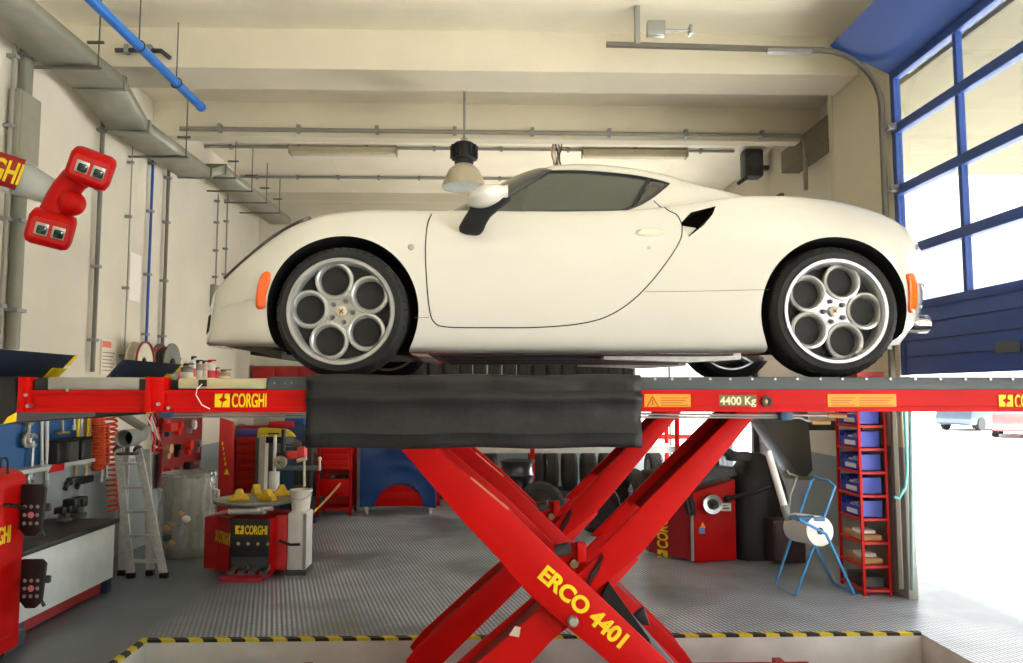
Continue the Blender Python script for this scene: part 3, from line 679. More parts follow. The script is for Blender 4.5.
for px, py in ((28, 395), (30, 406), (160, 404), (170, 408), (70, 390)):
    q = U(px, py, PY0); L(MB().c((q.x, PY0 - .022, q.z), (q.x, PY0 + .012, q.z), .008, n=8)).build('bolt', steel, lift)
# skirt
m = MB(); rw = []
prof = [(0, 1.868), (-.016, 1.864), (-.026, 1.845), (-.026, 1.825), (-.012, 1.80), (-.016, 1.79), (-.040, 1.775), (-.044, 1.762), (-.030, 1.745), (-.014, 1.72), (-.010, 1.68), (-.020, 1.63), (-.036, 1.605), (-.026, 1.59), (-.022, 1.565), (-.016, 1.545), (-.004, 1.54)]
for k in range(41):
    x = xl + (xr - xl)*k/40; rw.append([Vector((x, PY0 - .012 + d + .005*math.sin(k*.55 + z*22) + .003*math.sin(k*1.7 - z*9), z + .003*math.sin(k*.4))) for d, z in prof])
m.grid(rw); sk = L(m).build('rubber_skirt', M('skirt_rubber', (21, 22, 25), .55, bump=.15, bscale=40), lift, angle=60, solid=.004)
# lettering and plates on the beam
zt = 1.745
qx = U(231, 401, PY0).x; h = U(231, 394, PY0).z - U(231, 408, PY0).z
corghi(pf, Vector((qx, PY0 + .0095, U(231, 400.5, PY0).z)) - LO, h)
qx = U(1016, 401, PY0).x; corghi(pf, Vector((qx, PY0 + .0095, U(1016, 401.5, PY0).z)) - LO, h)
def plate(px0, px1, py0, py1, mat, nm):
    a, b = U(px0, py1, PY0), U(px1, py0, PY0); return L(MB().b(a.x, b.x, PY0 + .008, PY0 + .012, a.z, b.z)).build(nm, mat, pf)
s1 = plate(645, 691, 394, 410, orange, 'warning_sticker'); s2 = plate(829, 897, 394, 410, orange, 'warning_sticker'); s3 = plate(720, 757, 395, 406, M('capacity_plate', (112, 104, 62), .5), 'capacity_plate')
stk = M('sticker_ink', (176, 100, 20), .6)
for (s_, x0, x1_) in ((s1, 661, 689), (s2, 832, 856), (s2, 860, 894)):
    m = MB()
    for k in range(5):
        a, b = U(x0, 398.5 + k*2.4, PY0), U(x1_ - (k % 3)*3, 397.5 + k*2.4, PY0); m.b(a.x, b.x, PY0 + .0065, PY0 + .008, a.z, b.z)
    L(m).build('small_print', stk, s_)
a = U(653, 402.5, PY0); h_ = .03
m = MB(); tri = [(a.x - .03, a.z - .026), (a.x + .03, a.z - .026), (a.x, a.z + .028)]
for i in range(3):
    p, q = tri[i], tri[(i + 1) % 3]; m.t([(p[0], PY0 + .007, p[1]), (q[0], PY0 + .007, q[1])], .003, 6)
m.b(a.x - .003, a.x + .003, PY0 + .006, PY0 + .008, a.z - .012, a.z + .012); L(m).build('warning_triangle', stk, s1)
c_ = U(738.5, 400.7, PY0); text_mb('4400 Kg', .036, .95, .03, .001).xf(frame(Vector((c_.x, PY0 + .0072, c_.z)) - LO, (1, 0, 0), (0, 0, 1))).build('lettering', M('pale_lettering', (226, 220, 180), .5), s3, fix=False)
c_ = U(767, 401.5, PY0); L(MB().l([(.012, -.006), (.024, -.006), (.024, .01), (.012, .01)], (c_.x, PY0 + .004, c_.z), 'y', 24, True)).build('hole_bush', black, pf); L(MB().s((c_.x - .004, PY0 + .003, c_.z), (.010, .006, .012))).build('pin_end', tan, pf)
# hydraulic pipes along under the beam
for pts_ in ([(172, 413.5), (310, 414)], [(168, 416.5), (310, 417)], [(640, 414), (835, 415.5)], [(640, 417), (800, 417.5), (808, 421), (828, 422)]):
    L(MB().t([U(p[0], p[1], 3.56) for p in pts_], .006, 6)).build('hydraulic_pipe', steel, lift)
for a, b in ((784, 416), (168, 413)):
    q = U(a, b, 3.555); L(MB().b(q.x - .03, q.x + .03, 3.52, 3.58, q.z - .02, q.z + .035, .006)).build('pipe_clamp', M('clamp_blue', (40, 84, 120), .5), lift)
for p0, p1 in (((812, 422, 3.56), (830, 422.3, 3.56)), ((828, 415, 3.56), (846, 416, 3.56))):
    L(MB().c(U(*p0), U(*p1), .012, n=8)).build('pipe_union', M('brass', (196, 170, 110), .4, .7), lift)
# arms: two plates with webs between, A leaning right, B leaning left
def arm_plate(poly, y0, y1): return MB().p([(p.x, p.z) for p in poly], 'y', y0, y1, .004)
YA = 3.66
def A(px, py): return U(px, py, YA)
up = [(362, 383), (433, 446), (507.5, 508.4), (545, 545), (587.5, 584.5), (665.4, 659), (760, 752), (778, 778)]
lo_ = [(758, 800), (690, 735), (608, 662), (567, 627), (530, 595.6), (497.6, 558), (464, 523), (398.6, 446.7), (343, 384)]
face = [A(*p) for p in up + lo_]
face2 = [A(*p) for p in [(x, y) for x, y in up] + lo_]
arm = L(arm_plate(face, YA, YA + .025)).build('scissor_arm', red, lift)
L(arm_plate(face2, YA + .36, YA + .385)).build('arm_plate', red, arm)
def web(p, q, y0, y1, th, ofs=0):
    d = (q - p).normalized(); n = Vector((-d.z, 0, d.x)); n = n if n.z > 0 else -n
    a, b = p + n*ofs, q + n*ofs
    return MB().p([(v.x, v.z) for v in (a, b, b - n*th, a - n*th)], 'y', y0, y1)
L(web(A(415, 431), A(515, 518), YA + .02, YA + .37, .02, -.02)).build('arm_web', red, arm)
L(web(A(600, 600), A(745, 740), YA + .26, YA + .37, .02, -.03)).build('arm_web', red, arm)
# painted highlight: light on the red top edge put into the strip's colour
L(web(A(470, 478), A(508, 510), YA, YA + .06, .004, .004)).build('highlight_strip', M('edge_highlight', (232, 150, 112), .35, .3), arm)
# lettering
p0, p1 = A(571, 589), A(603, 622)
d = (A(607, 628) - A(560, 583)).normalized(); d2 = (A(622, 640) - A(546, 574)).normalized()
yv = Vector((-d2.z, 0, d2.x)); yv = yv if yv.z > 0 else -yv
c_ = A(584.5, 607.5); ln = (A(624, 644) - A(544, 570)).length
tm = text_mb('ERCO 4401', .072, 1.0, .06, .001); xs = [v.co.x for v in tm.bm.verts]; k = ln/(max(xs) - min(xs)); tm.bm.transform(Matrix.Diagonal((k, 1, 1, 1)))
tm.xf(frame(Vector((c_.x, YA - .002, c_.z)) - LO, d2, yv)).build('lettering', yellow, arm, fix=False)
# arm B
YBm = 3.74
def B(px, py): return U(px, py, YBm)
upper = [B(*p) for p in ((766, 381), (599, 548), (603, 556), (599, 568), (590, 583), (586.5, 597), (640, 553.5), (753.5, 417), (786, 381))]
lower = [B(*p) for p in ((611, 545), (560, 592), (531, 618), (481, 661), (390, 745), (372, 768), (396, 796), (420, 775), (536, 659.5), (554, 640), (600, 604), (640, 560))]
b1 = L(arm_plate(upper, YBm - .02, YBm + .01)).build('scissor_arm', red, lift)
L(arm_plate([B(*p) for p in ((766, 381), (599, 548), (640, 553.5), (753.5, 417), (786, 381))], YBm + .30, YBm + .33)).build('arm_plate', red, b1)
L(MB().p([(B(*p).x, B(*p).z) for p in ((612, 544), (605, 560), (596, 574), (588, 596), (583, 598), (590, 575), (602, 556), (606, 546))], 'y', YBm - .012, YBm + .03)).build('end_strip', black, b1)
b2 = L(arm_plate(lower, YBm + .015, YBm + .04)).build('scissor_arm', red, lift)
L(arm_plate(lower, YBm + .29, YBm + .315)).build('arm_plate', red, b2)
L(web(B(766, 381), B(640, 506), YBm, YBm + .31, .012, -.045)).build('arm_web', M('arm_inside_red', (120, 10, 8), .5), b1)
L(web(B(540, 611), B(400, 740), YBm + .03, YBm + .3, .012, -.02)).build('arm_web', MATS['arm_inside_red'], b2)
L(MB().p([(B(*p).x, B(*p).z) for p in ((509, 636), (515, 627), (521, 628), (519, 638))], 'y', YBm + .011, YBm + .016)).build('paper_tag', M('torn_label', (206, 190, 176), .7), b2)
# pivot
c_ = A(572.7, 620.5)
pv = L(MB().l([(0, -.03), (.018, -.03), (.026, -.02), (.026, .0), (.02, .0), (.02, .42), (0, .42)], (c_.x, YA, c_.z), 'y', 20)).build('pivot_pin', steel, lift)
L(MB().c((LX, YA + .03, PZ), (LX, YA + .36, PZ), .04)).build('pivot_shaft', charcoal, lift)
# ram bracket with hoses between the arms
c_ = U(569, 552, 3.86)
br = L(MB().p([(c_.x - .085, c_.z + .05), (c_.x + .06, c_.z + .06), (c_.x + .10, c_.z - .08), (c_.x + .02, c_.z - .16), (c_.x - .06, c_.z - .07)], 'y', 3.80, 3.83, .004).b(c_.x + .03, c_.x + .075, 3.76, 3.80, c_.z - .03, c_.z + .065, .005)).build('ram_bracket', red, lift)
q = U(574, 563, 3.79); L(MB().c((q.x, 3.77, q.z), (q.x, 3.83, q.z), .022)).build('bolt', M('bolt_gold', (128, 108, 76), .5, .5), br)
q = U(566, 550, 3.79); L(MB().c((q.x - .05, 3.80, q.z - .01), (q.x + .02, 3.78, q.z + .015), .03)).build('hose_elbow', dgrey, br)
m = MB(); m.p([(A(*p).x, A(*p).z) for p in ((611, 586), (604, 598), (640, 640), (655, 652), (652, 643))], 'y', YA + .06, YA + .12); L(m).build('ram_guard', black_mat, lift)
a, b = U(566, 552, 3.86), U(700, 705, 3.9); L(MB().c(a, a + (b - a)*.45, .028).c(a + (b - a)*.4, b, .045)).build('hydraulic_ram', charcoal, lift)
q = U(640, 617, 4.0); L(MB().p([(q.x - .05, q.z - .03), (q.x + .05, q.z - .04), (q.x + .02, q.z + .055), (q.x - .03, q.z + .02)], 'y', 3.98, 4.02, .006)).build('hose_clip', black, lift)
# wheels stop flaps at the left end: black upright plates with yellow edges
hz_f = hazard('flap_edge_yellow', (0, 1, 1.4), 7, (232, 210, 20))
fx = -2.24
m = MB(); m.p([(fx, 1.985), (fx + .02, 1.985), (fx - .09, 1.862), (fx - .11, 1.862)], 'y', 3.25, 4.08)
fp = L(m).build('stop_flap', navy, lift)
L(MB().p([(fx - .004, 1.987), (fx + .024, 1.987), (fx - .02, 1.93), (fx - .036, 1.93)], 'y', 4.075, 4.105).p([(fx - .05, 1.915), (fx - .03, 1.915), (fx - .085, 1.862), (fx - .11, 1.862)], 'y', 3.98, 4.105)).build('flap_edge', yellow, fp)
m = MB(); m.p([(PL - .02, 1.86), (PL - .0, 1.66), (PL - .06, 1.65), (PL - .45, 1.62), (PL - .45, 1.86)], 'y', 3.42, 4.08); rp = L(m).build('ramp_end', black, lift)
L(MB().p([(PL - .005, 1.70), (PL - .005, 1.66), (PL - .06, 1.65), (PL - .04, 1.68)], 'y', 3.414, 3.424).b(PL - .20, PL - .10, 3.414, 3.424, 1.70, 1.79)).build('yellow_mark', yellow, rp)
# base frame in the pit
m = MB(); m.b(LX - 1.72, LX + 1.68, 3.615, 3.645, -.22, .018); m.b(LX - 1.72, LX + 1.68, 4.10, 4.13, -.22, -.19); m.b(LX - 1.72, LX - 1.66, 3.62, 4.12, -.22, -.12); m.b(LX + 1.62, LX + 1.68, 3.62, 4.12, -.22, -.12)
L(m).build('base_frame', red_dark, lift)
lift2 = dup(lift, loc=LO + Vector((0, 1.39, 0)), label='red scissor lift half behind the near one, under the far wheels of the car', skip=('rubber_skirt', 'lettering', 'emblem', 'capacity_plate', 'hose_clip', 'ram_guard', 'paper_tag', 'pull_cord', 'hydraulic_pipe', 'pipe_clamp', 'pipe_union'))
MB().t([U(172, 413, 3.56), U(640, 413, 3.56)], .004, 6).xf(Matrix.Translation(-LO)).build('hydraulic_pipe', steel, lift2)

# ---------------------------------------------------------------- wheel aligner: red console, column, boom, two-pod camera head
al = thing('wheel_aligner', 'red wheel aligner console at the left edge with a grey boom and red camera head', 'wheel aligner', G(-20, 655) + Vector((-.25, .25, 0)))
ao = al.location.copy()
def W_(mb, o): return mb.xf(Matrix.Translation(-o))
cx1 = G(18, 655).x; cy1 = G(18, 655).y; cy0 = cy1 - .62
m = MB(); m.p([(cx1 - .74, .06), (cx1, .06), (cx1, 1.20), (cx1 - .03, 1.235), (cx1 - .12, 1.27), (cx1 - .74, 1.29)], 'y', cy0, cy1, .012)
cab_ = W_(m, ao).build('cabinet', red, al)
for a in (.06, .54):
    for b in (.07, .66): W_(MB().c((cx1 - b, cy0 + a - .015, .035), (cx1 - b, cy0 + a + .015, .035), .035).b(cx1 - b - .02, cx1 - b + .02, cy0 + a - .02, cy0 + a + .02, .03, .07), ao).build('castor', dgrey, al)
q0, q1 = UX(4, 505, cx1), UX(19, 508, cx1); W_(MB().t([(cx1 - .005, q0.y, q0.z), (cx1 + .04, q0.y, q0.z), (cx1 + .04, q1.y, q1.z), (cx1 - .005, q1.y, q1.z)], .012, 8), ao).build('handle', black, cab_)
W_(MB().t([U(0, 468, cy1 - .2), U(1, 459, cy1 - .2), U(6, 457.5, cy1 - .2), U(8, 462, cy1 - .2), U(8, 474, cy1 - .2)], .008), ao).build('cable_hook', black, cab_)
W_(MB().b(cx1 - .001, cx1 + .003, cy0 + .05, cy1 - .05, .16, .166), ao).build('panel_joint', red_dark, cab_)
q = UX(12, 532.5, cx1); corghi(cab_, Vector((cx1 + .003, q.y - .31, q.z)) - ao, .105, (0, 1, 0), (0, 0, 1), sx=.5)
BY = 5.0
bx = U(-60, 200, BY)
W_(MB().b(cx1 - .55, cx1 - .40, cy0 + .08, cy0 + .24, 1.25, bx.z, .01), ao).build('column', lgrey, al)
e0 = U(8, 173, BY); e1 = U(60, 199, BY + .05); e2 = U(24, 181, BY)
m = MB(); p0 = U(-120, 130, BY); d = (U(26, 186, BY) - U(-60, 152, BY)).normalized()
def obox(a, b, hy, hz):                      # square bar from a to b
    a, b = Vector(a), Vector(b); d = (b - a).normalized(); y = Vector((0, 1, 0)); n = d.cross(y).normalized(); vs = []
    for p in (a, b):
        for sy, sz in ((-1, -1), (1, -1), (1, 1), (-1, 1)): vs.append(p + y*hy*sy + n*hz*sz)
    return MB()._add(vs, [(0, 1, 2, 3), (7, 6, 5, 4), (0, 4, 5, 1), (1, 5, 6, 2), (2, 6, 7, 3), (3, 7, 4, 0)])
a_, b_ = U(-110, 137, BY), U(24, 179, BY)
bm_ = W_(obox(a_, b_, .10, .115), ao).build('boom', lgrey, al)
W_(obox(a_, a_ + (b_ - a_)*.12, .12, .14), ao).build('boom_head', lgrey, al)
W_(MB().b(cx1 - .62, cx1 - .33, cy0 + .04, BY + .12, bx.z - .35, bx.z + .1, .02), ao).build('boom_bracket', lgrey, al)
W_(MB().c(U(24, 180, BY), U(63, 197.5, BY + .03), .115, .075, 20), ao).build('boom_tip', lgrey, al)
dx = (U(22, 184, BY) - U(-16, 172, BY)).normalized(); dz = Vector((0, 1, 0)).cross(dx)*-1; dz = dz if dz.z > 0 else -dz
c_ = U(9.5, 171.5, BY - .115)
pl = MB()._add([c_ + dx*sx*.175 + dz*sz*.105 for sx, sz in ((-2.9, -1), (.42, -1), (.42, 1), (-2.9, 1))], [(0, 1, 2, 3)]); W_(pl, ao).build('name_plate', M('plate_red', (150, 30, 24), .5), bm_, solid=.006)
corghi(bm_, c_ + dx*-.375 - Vector((0, .006, 0)) - ao, .135, dx, dz, sx=.62, emblem=False)
# head: arm and two pods, each with two lens windows
HY = BY - .04
hd = W_(MB().t([U(89, 170, HY), U(74, 180, HY), U(66, 190, HY), U(60, 200, HY), U(54, 212, HY), U(50, 228, HY)], .085, 14).s(U(72, 203, HY - .03), (.085, .08, .085)), ao).build('camera_head', red, al, angle=80)
for (px, py, tl) in ((91, 168.5, -.30), (51, 229, -.22)):
    c_ = U(px, py, HY - .04) - ao
    mat = Matrix.Translation(c_) @ Matrix.Scale(.80, 4) @ Matrix.Rotation(-tl, 4, 'Y') @ Matrix.Rotation(.5, 4, 'Z') @ Matrix.Rotation(.2, 4, 'X')
    pod = MB().b(-.165, .165, -.14, .20, -.14, .14, .055, mat).build('camera_pod', red, hd, angle=80)
    MB().p([(-.12, -.075), (.12, -.085), (.135, -.06), (.135, .06), (.12, .085), (-.12, .085), (-.135, .06), (-.135, -.06)], 'y', -.150, -.138).xf(mat).build('pod_face', M('pod_face_red', (190, 24, 20), .35, coat=.3), pod)
    for x in (-.055, .062):
        MB().b(x - .046, x + .046, -.162, -.148, -.045, .05, .004).xf(mat).build('lens_frame', M('lens_silver', (176, 178, 170), .3, .4), pod)
        MB().b(x - .030, x + .040, -.166, -.160, -.038, .030, .012).xf(mat).build('lens', lens_glass, pod)
# wheel targets hanging beside the console
def target(px0, px1, py0, py1, Y, lab):
    a, b = U(px0, py1, Y), U(px1, py0, Y); o = Vector(((a.x + b.x)/2, Y, a.z)); wv, hv = b.x - a.x, b.z - a.z
    t = thing('wheel_target', lab, 'alignment target', o, 0, 'alignment targets')
    MB().p([(-wv/2, .05), (-wv/2 + .04, .0), (wv/2 - .06, 0), (wv/2 - .02, .04), (wv/2, hv - .03), (wv/2 - .03, hv), (-wv/2, hv)], 'y', -.015, .015, .005).build('target_plate', black, t)
    for k in range(9):
        x = -wv*.36 + (k % 3)*wv*.26 + .01; z = hv*.25 + (k//3)*hv*.16
        MB().l([(.013 if k != 4 else .022, -.017), (0, -.018)], (x, 0, z), 'y', 14).build('target_dot', M('dot_pink', (214, 120, 130), .5) if k == 4 else M('dot_grey', (150, 150, 150), .5), t)
    MB().c((-wv*.2, .015, hv*.5), (-wv*.2, .14, hv*.5), .025).b(-wv*.5, wv*.3, .10, .13, hv*.42, hv*.58, .01).t([(-wv*.4, .11, hv*.05), (-wv*.1, .11, hv*.12), (wv*.1, .11, -.02)], .012).build('wheel_clamp', dgrey, t)
target(20, 47, 484, 536, 5.30, 'upper black alignment target plate hanging beside the red console')
target(20, 47, 559, 608, 5.30, 'lower black alignment target plate beside the red console near the floor')
t = thing('target_stand', 'dark post stand holding the two black alignment targets', 'stand', (-3.34, 5.42, 0))
MB().b(-.14, .06, -.06, .14, 0, .12, .01).b(-.14, -.09, .02, .07, .1, 1.15).b(-.12, .05, -.06, .05, .44, .47).b(-.12, .05, -.06, .05, .92, .95).build('post', M('stand_blue_grey', (62, 68, 84), .5), t)

# ---------------------------------------------------------------- workbench along the left wall, peg board and tools
bx0, bx1 = XL + .02, -3.385; by0, by1 = 5.62, 7.0
wb = thing('workbench', 'grey steel workbench with black worktop edge along the left wall', 'workbench', (bx0, by0, 0))
o = wb.location.copy()
W_(MB().b(bx0, bx1, by0, by1, .12, .60, .01), o).build('cabinet', M('bench_grey', (206, 216, 214), .45), wb)
W_(MB().b(bx0, bx1 + .03, by0 - .02, by1 + .02, .60, .64, .006), o).build('worktop', M('worktop_black', (36, 36, 36), .5), wb)
W_(MB().b(bx0, bx1 - .05, by0 + .05, by1 - .12, .02, .12), o).build('plinth', M('plinth_red', (150, 44, 44), .6), wb)
for y in (by0 + .03, by1 - .09): W_(MB().b(bx1 - .12, bx1 - .01, y, y + .08, 0, .12, .005), o).build('foot', navy, wb)
W_(MB().b(XL + .01, XL + .03, by0, 7.6, .64, 1.12), o).build('back_panel', M('panel_grey', (150, 162, 164), .5), wb)
W_(MB().b(XL + .03, XL + .16, by0 + .6, 7.55, 1.10, 1.135), o).build('tool_ledge', lgrey, wb)
pb = MB().b(XL + .002, XL + .02, 5.6, 7.5, 1.14, 1.9).build('peg_board', pegblue, org=(XL, 6.5, 1.14)); tag(pb, 'blue perforated tool board on the left wall above the workbench', 'tool board')
def holes(o_):                                # rows of round holes as a surface pattern of the board
    mt = pegblue.copy(); n = mt.node_tree.nodes; l = mt.node_tree.links; b = n['Principled BSDF']; src = b.inputs['Base Color'].links[0].from_socket
    tc = n.new('ShaderNodeTexCoord'); v = n.new('ShaderNodeTexVoronoi'); v.inputs['Scale'].default_value = 28; v.inputs['Randomness'].default_value = 0; l.new(tc.outputs['Object'], v.inputs['Vector'])
    c = n.new('ShaderNodeMath'); c.operation = 'LESS_THAN'; c.inputs[1].default_value = .22; l.new(v.outputs['Distance'], c.inputs[0])
    mx = n.new('ShaderNodeMix'); mx.data_type = 'RGBA'; l.new(c.outputs[0], mx.inputs['Factor']); l.new(src, mx.inputs['A']); mx.inputs['B'].default_value = lin((10, 24, 44)); l.new(mx.outputs['Result'], b.inputs['Base Color'])
    o_.data.materials[0] = mt
holes(pb)
TX = XL + .06
def bar_tool(name, lab, px, py0, py1, r, mat, cat, head=None, px2=None):
    a, b = UX(px, py0, TX), UX(px2 or px, py1, TX); t = thing(name, lab, cat, b)
    a, b = a - t.location, Vector((0, 0, 0))
    if head == 'wrench':
        MB().c(a, b, r).build('shank', mat, t)
        for p in (a, b):
            for s_ in (-1, 1): pass
            MB().t([p + Vector((0, .05*math.cos(k), .05*math.sin(k))) for k in [(.6 + q_*.45) for q_ in range(12)]], r*1.2, 8).build('jaw', mat, t)
    elif head == 'lever':
        MB().c(a, b, r).build('shank', mat, t); MB().b(-.03, .03, -.10, .10, -.04, .03, .012).c((0, -.1, 0), (0, -.16, -.07), .02).build('head', black, t)
        MB().c(a, a + (b - a)*.4, r*1.5).build('grip', yellow, t)
    elif head == 'cross':
        MB().c(a, b, r).build('shank', mat, t); MB().c((0, -.10, .01), (0, .10, .01), r*1.2).build('crossbar', mat, t)
    elif head == 'hammer':
        MB().c(a, b, r).build('shaft', mat, t); MB().c((0, -.06, 0), (0, .06, 0), .03).build('head', white, t)
    else:
        MB().c(a, b, r).build('tube', mat, t); MB().c(b, b + Vector((0, 0, .05)), r*1.4).build('ferrule', lgrey, t)
    return t
bar_tool('pipe_wrench', 'worn steel pipe wrench hanging on the blue board, leftmost of the tools', 30, 418, 440, .018, M('worn_steel', (140, 138, 126), .4, .6), 'wrench', 'wrench', 27)
bar_tool('adjustable_wrench', 'long steel wrench below the pipe wrench on the blue tool board', 33, 441, 478, .014, steel, 'wrench', 'wrench', 31)
bar_tool('slim_tube', 'shorter slim white tube hanging on the blue tool board', 42, 412, 466, .012, white, 'tube')
bar_tool('long_tube', 'long white tube leaning on the blue tool board down to the ledge', 47, 412, 486, .016, white, 'tube')
bar_tool('cross_wrench', 'slim brass-coloured wrench ending in a crossbar on the blue board', 62, 412, 434, .010, M('brass_tool', (180, 150, 96), .4, .6), 'wrench', 'cross', 63)
bar_tool('tyre_iron', 'short bright tyre iron hanging on the upper right of the blue board', 74, 412, 430, .014, steel, 'tyre iron')
bar_tool('pry_lever', 'yellow-gripped pry lever with black head, left one of the pair', 79, 412, 480, .010, tan, 'lever', 'lever', 75)
bar_tool('small_mallet', 'white-headed small mallet hanging on the blue board', 82, 412, 440, .010, steel, 'mallet', 'hammer', 80)
bar_tool('pry_lever', 'yellow-gripped pry lever with black head, right one of the pair', 89, 412, 479, .010, M('yellow_shaft', (206, 186, 90), .5), 'lever', 'lever', 86)
bar_tool('violet_hose_rod', 'dark violet rod at the right edge of the blue tool board', 95, 412, 448, .012, M('dark_violet', (60, 44, 92), .5), 'rod')
for (px0, px1, lab, mt) in ((49, 61, 'black storage box on the tool ledge, left of the dark grey one', black), (61.5, 73, 'dark grey storage box in the middle of the tool ledge', dgrey), (73.5, 86, 'black storage box at the right end of the tool ledge', black)):
    a, b = UX(px0, 480, TX + .03), UX(px1, 460, TX + .03)
    t = thing('storage_box', lab, 'box', (XL + .09, a.y, 1.135), 0, 'boxes on the tool ledge')
    wv = b.y - a.y - .02; MB().b(-.055, .065, 0, wv, 0, .20, .01).build('bin', mt, t); MB().b(-.06, .07, -.004, wv + .004, .185, .215, .008).build('lid', black_mat, t)
q = UX(56, 491, XL + .17); t = tag(MB().p([(-.12, -.03), (.12, -.03), (.12, .03), (-.06, .035)], 'x', 0, .006).build('sign_strip', red, org=(0, 0, 0)), 'small red strip label on the front of the tool ledge', 'label strip'); t.location = (XL + .162, q.y, 1.105)
def vise(px, py, sc, lab):
    q = UX(px, py, XL + .28); t = thing('bench_vise', lab, 'vise', (XL + .28, q.y, .64), 0, 'tools on the worktop')
    MB().b(-.07*sc, .07*sc, -.07*sc, .07*sc, 0, .05*sc, .01).b(-.05*sc, .05*sc, -.05*sc, .05*sc, .05*sc, .12*sc, .01).build('base', dgrey, t)
    MB().b(-.06*sc, .06*sc, -.14*sc, -.03*sc, .10*sc, .2*sc, .012).b(-.06*sc, .06*sc, .0, .10*sc, .10*sc, .2*sc, .012).build('jaw', black, t)
    MB().c((0, -.2*sc, .12*sc), (0, .1*sc, .12*sc), .012*sc).c((-.06*sc, -.19*sc, .12*sc), (.06*sc, -.19*sc, .12*sc), .006*sc).build('screw_handle', steel, t)
vise(76, 517, .95, 'dark bench vise on the black worktop, the larger of the two'); vise(64, 521, .7, 'small dark bench vise in front of the larger one')
# coiled air hoses on the wall
def coil(px0, py0, px1, py1, R, turns, lab, tail):
    X = XL + .12; a, b = UX(px0, py0, X), UX(px1, py1, X); t = thing('air_hose', lab, 'hose', a, 0, 'orange air hoses on the left wall'); b = b - a; pts = []
    d = b.normalized(); y = Vector((0, 1, 0)); y = (y - d*y.dot(d)).normalized(); z = d.cross(y)
    for k in range(turns*10 + 1):
        th = 2*PI*k/10; pts.append(b*(k/(turns*10)) + (y*math.cos(th) + z*math.sin(th))*R)
    MB().t(pts, .011, 6).build('coil', orange_hose, t)
    MB().c(pts[-1], pts[-1] + Vector((0, 0, -.10)), .014).c(pts[-1] + Vector((0, 0, -.10)), pts[-1] + Vector((0, 0, -.13)), .018).build('coupling', steel, t)
    MB().c((-.1, 0, .08), (0, 0, .08), .015).t([(0, 0, .08), (0, 0, .02), pts[0]], .008).build('wall_hook', steel, t)
    if tail: MB().t([pts[-1], pts[-1] + Vector((0, .05, .08)), pts[-1] + Vector((0, .02, .2)), pts[-1] + Vector((0, -.06, .24))], .011, 6).build('loose_end', orange_hose, t)
coil(98, 406, 99, 470, .055, 26, 'tightly wound orange air hose beside the blue tool board', 1)
coil(111, 400, 113, 512, .055, 22, 'longer orange coiled air hose hanging left of the ladder', 0)
coil(104, 425, 104, 466, .05, 12, 'short orange coiled hose hanging between the other two', 0)

# folding ladder
q = G(140, 578); t = thing('folding_ladder', 'folded aluminium step ladder leaning at the end of the workbench', 'ladder', (q.x, q.y + .02, 0), 0)
o = t.location.copy()
YL = q.y
def ladder(px_t, px_b, dy, sh, par):
    for i in range(2):
        a, b = U(px_t[i], 449, YL + .25 + dy), U(px_b[i], 577, YL + dy); b.z = .02
        W_(obox(a, b, .014, .036), o).build('rail', alu, par); W_(MB().b(b.x - .035, b.x + .035, b.y - .03, b.y + .03, 0, .05, .005), o).build('rubber_foot', black, par)
    for k in range(5):
        f = .12 + .19*k; p = [U(px_t[i], 449, YL + .25 + dy).lerp(U(px_b[i], 577, YL + dy), f) for i in range(2)]
        W_(obox(p[0], p[1], .025, .013), o).build('rung', alu, par)
ladder((118, 138), (131, 164), 0, 0, t); ladder((126, 147), (122, 150), .12, 0, t)
for px in (118, 138): W_(MB().s(U(px, 450, YL + .30), (.04, .07, .05)), o).build('hinge', dgrey, t)
# exhaust extraction pipe end
q = U(128, 438, 7.3); t = thing('exhaust_pipe_end', 'grey round exhaust extraction nozzle on the wall above the ladder', 'exhaust nozzle', q)
MB().l([(.075, -.08), (.085, -.08), (.085, .12), (.06, .2), (.05, .3), (.045, .3), (.07, .1)], (0, 0, 0), 'y', 24, True).build('nozzle', grey, t); MB().l([(0, .1), (.07, .1)], (0, 0, 0), 'y', 20).build('bore', black_mat, t)
MB().t([(0, .3, 0), (-.05, .5, .05), (-.35, .6, .2), (XL + .05 - q.x, .62, .3)], .045, 10).build('duct', grey, t); MB().c((0, 0, -.085), (0, 0, -.14), .02).b(-.09, .09, -.05, .05, -.16, -.135, .01).build('clamp', dgrey, t)
# bundle of red and white cables on the wall
q = UX(146, 412, XL + .05); t = thing('cable_bundle', 'looped red and white cables hanging from the wall right of the ladder', 'cables', q + Vector((0, 0, .15)))
for k, (mt, dy, ln, amp) in enumerate(((red, 0, .62, .03), (M('pink_cable', (214, 120, 130), .5), .05, .66, .05), (white, -.03, .58, .06), (black, .1, .55, .02), (red, .12, .6, .07))):
    pts = [Vector((.02 + .03*math.sin(j*.9 + k), dy + amp*math.sin(j*.55 + k) + .018*j, -ln*j/12)) for j in range(13)] + [Vector((.03, dy + .30 + amp, -ln*.93)), Vector((.02, dy + .28, -ln*.7)), Vector((0, dy + .14, -ln*.3))]
    MB().t(pts, .011, 6).build('cable', mt, t)
MB().c((-.04, 0, .0), (.06, 0, .01), .012).build('hook', steel, t)
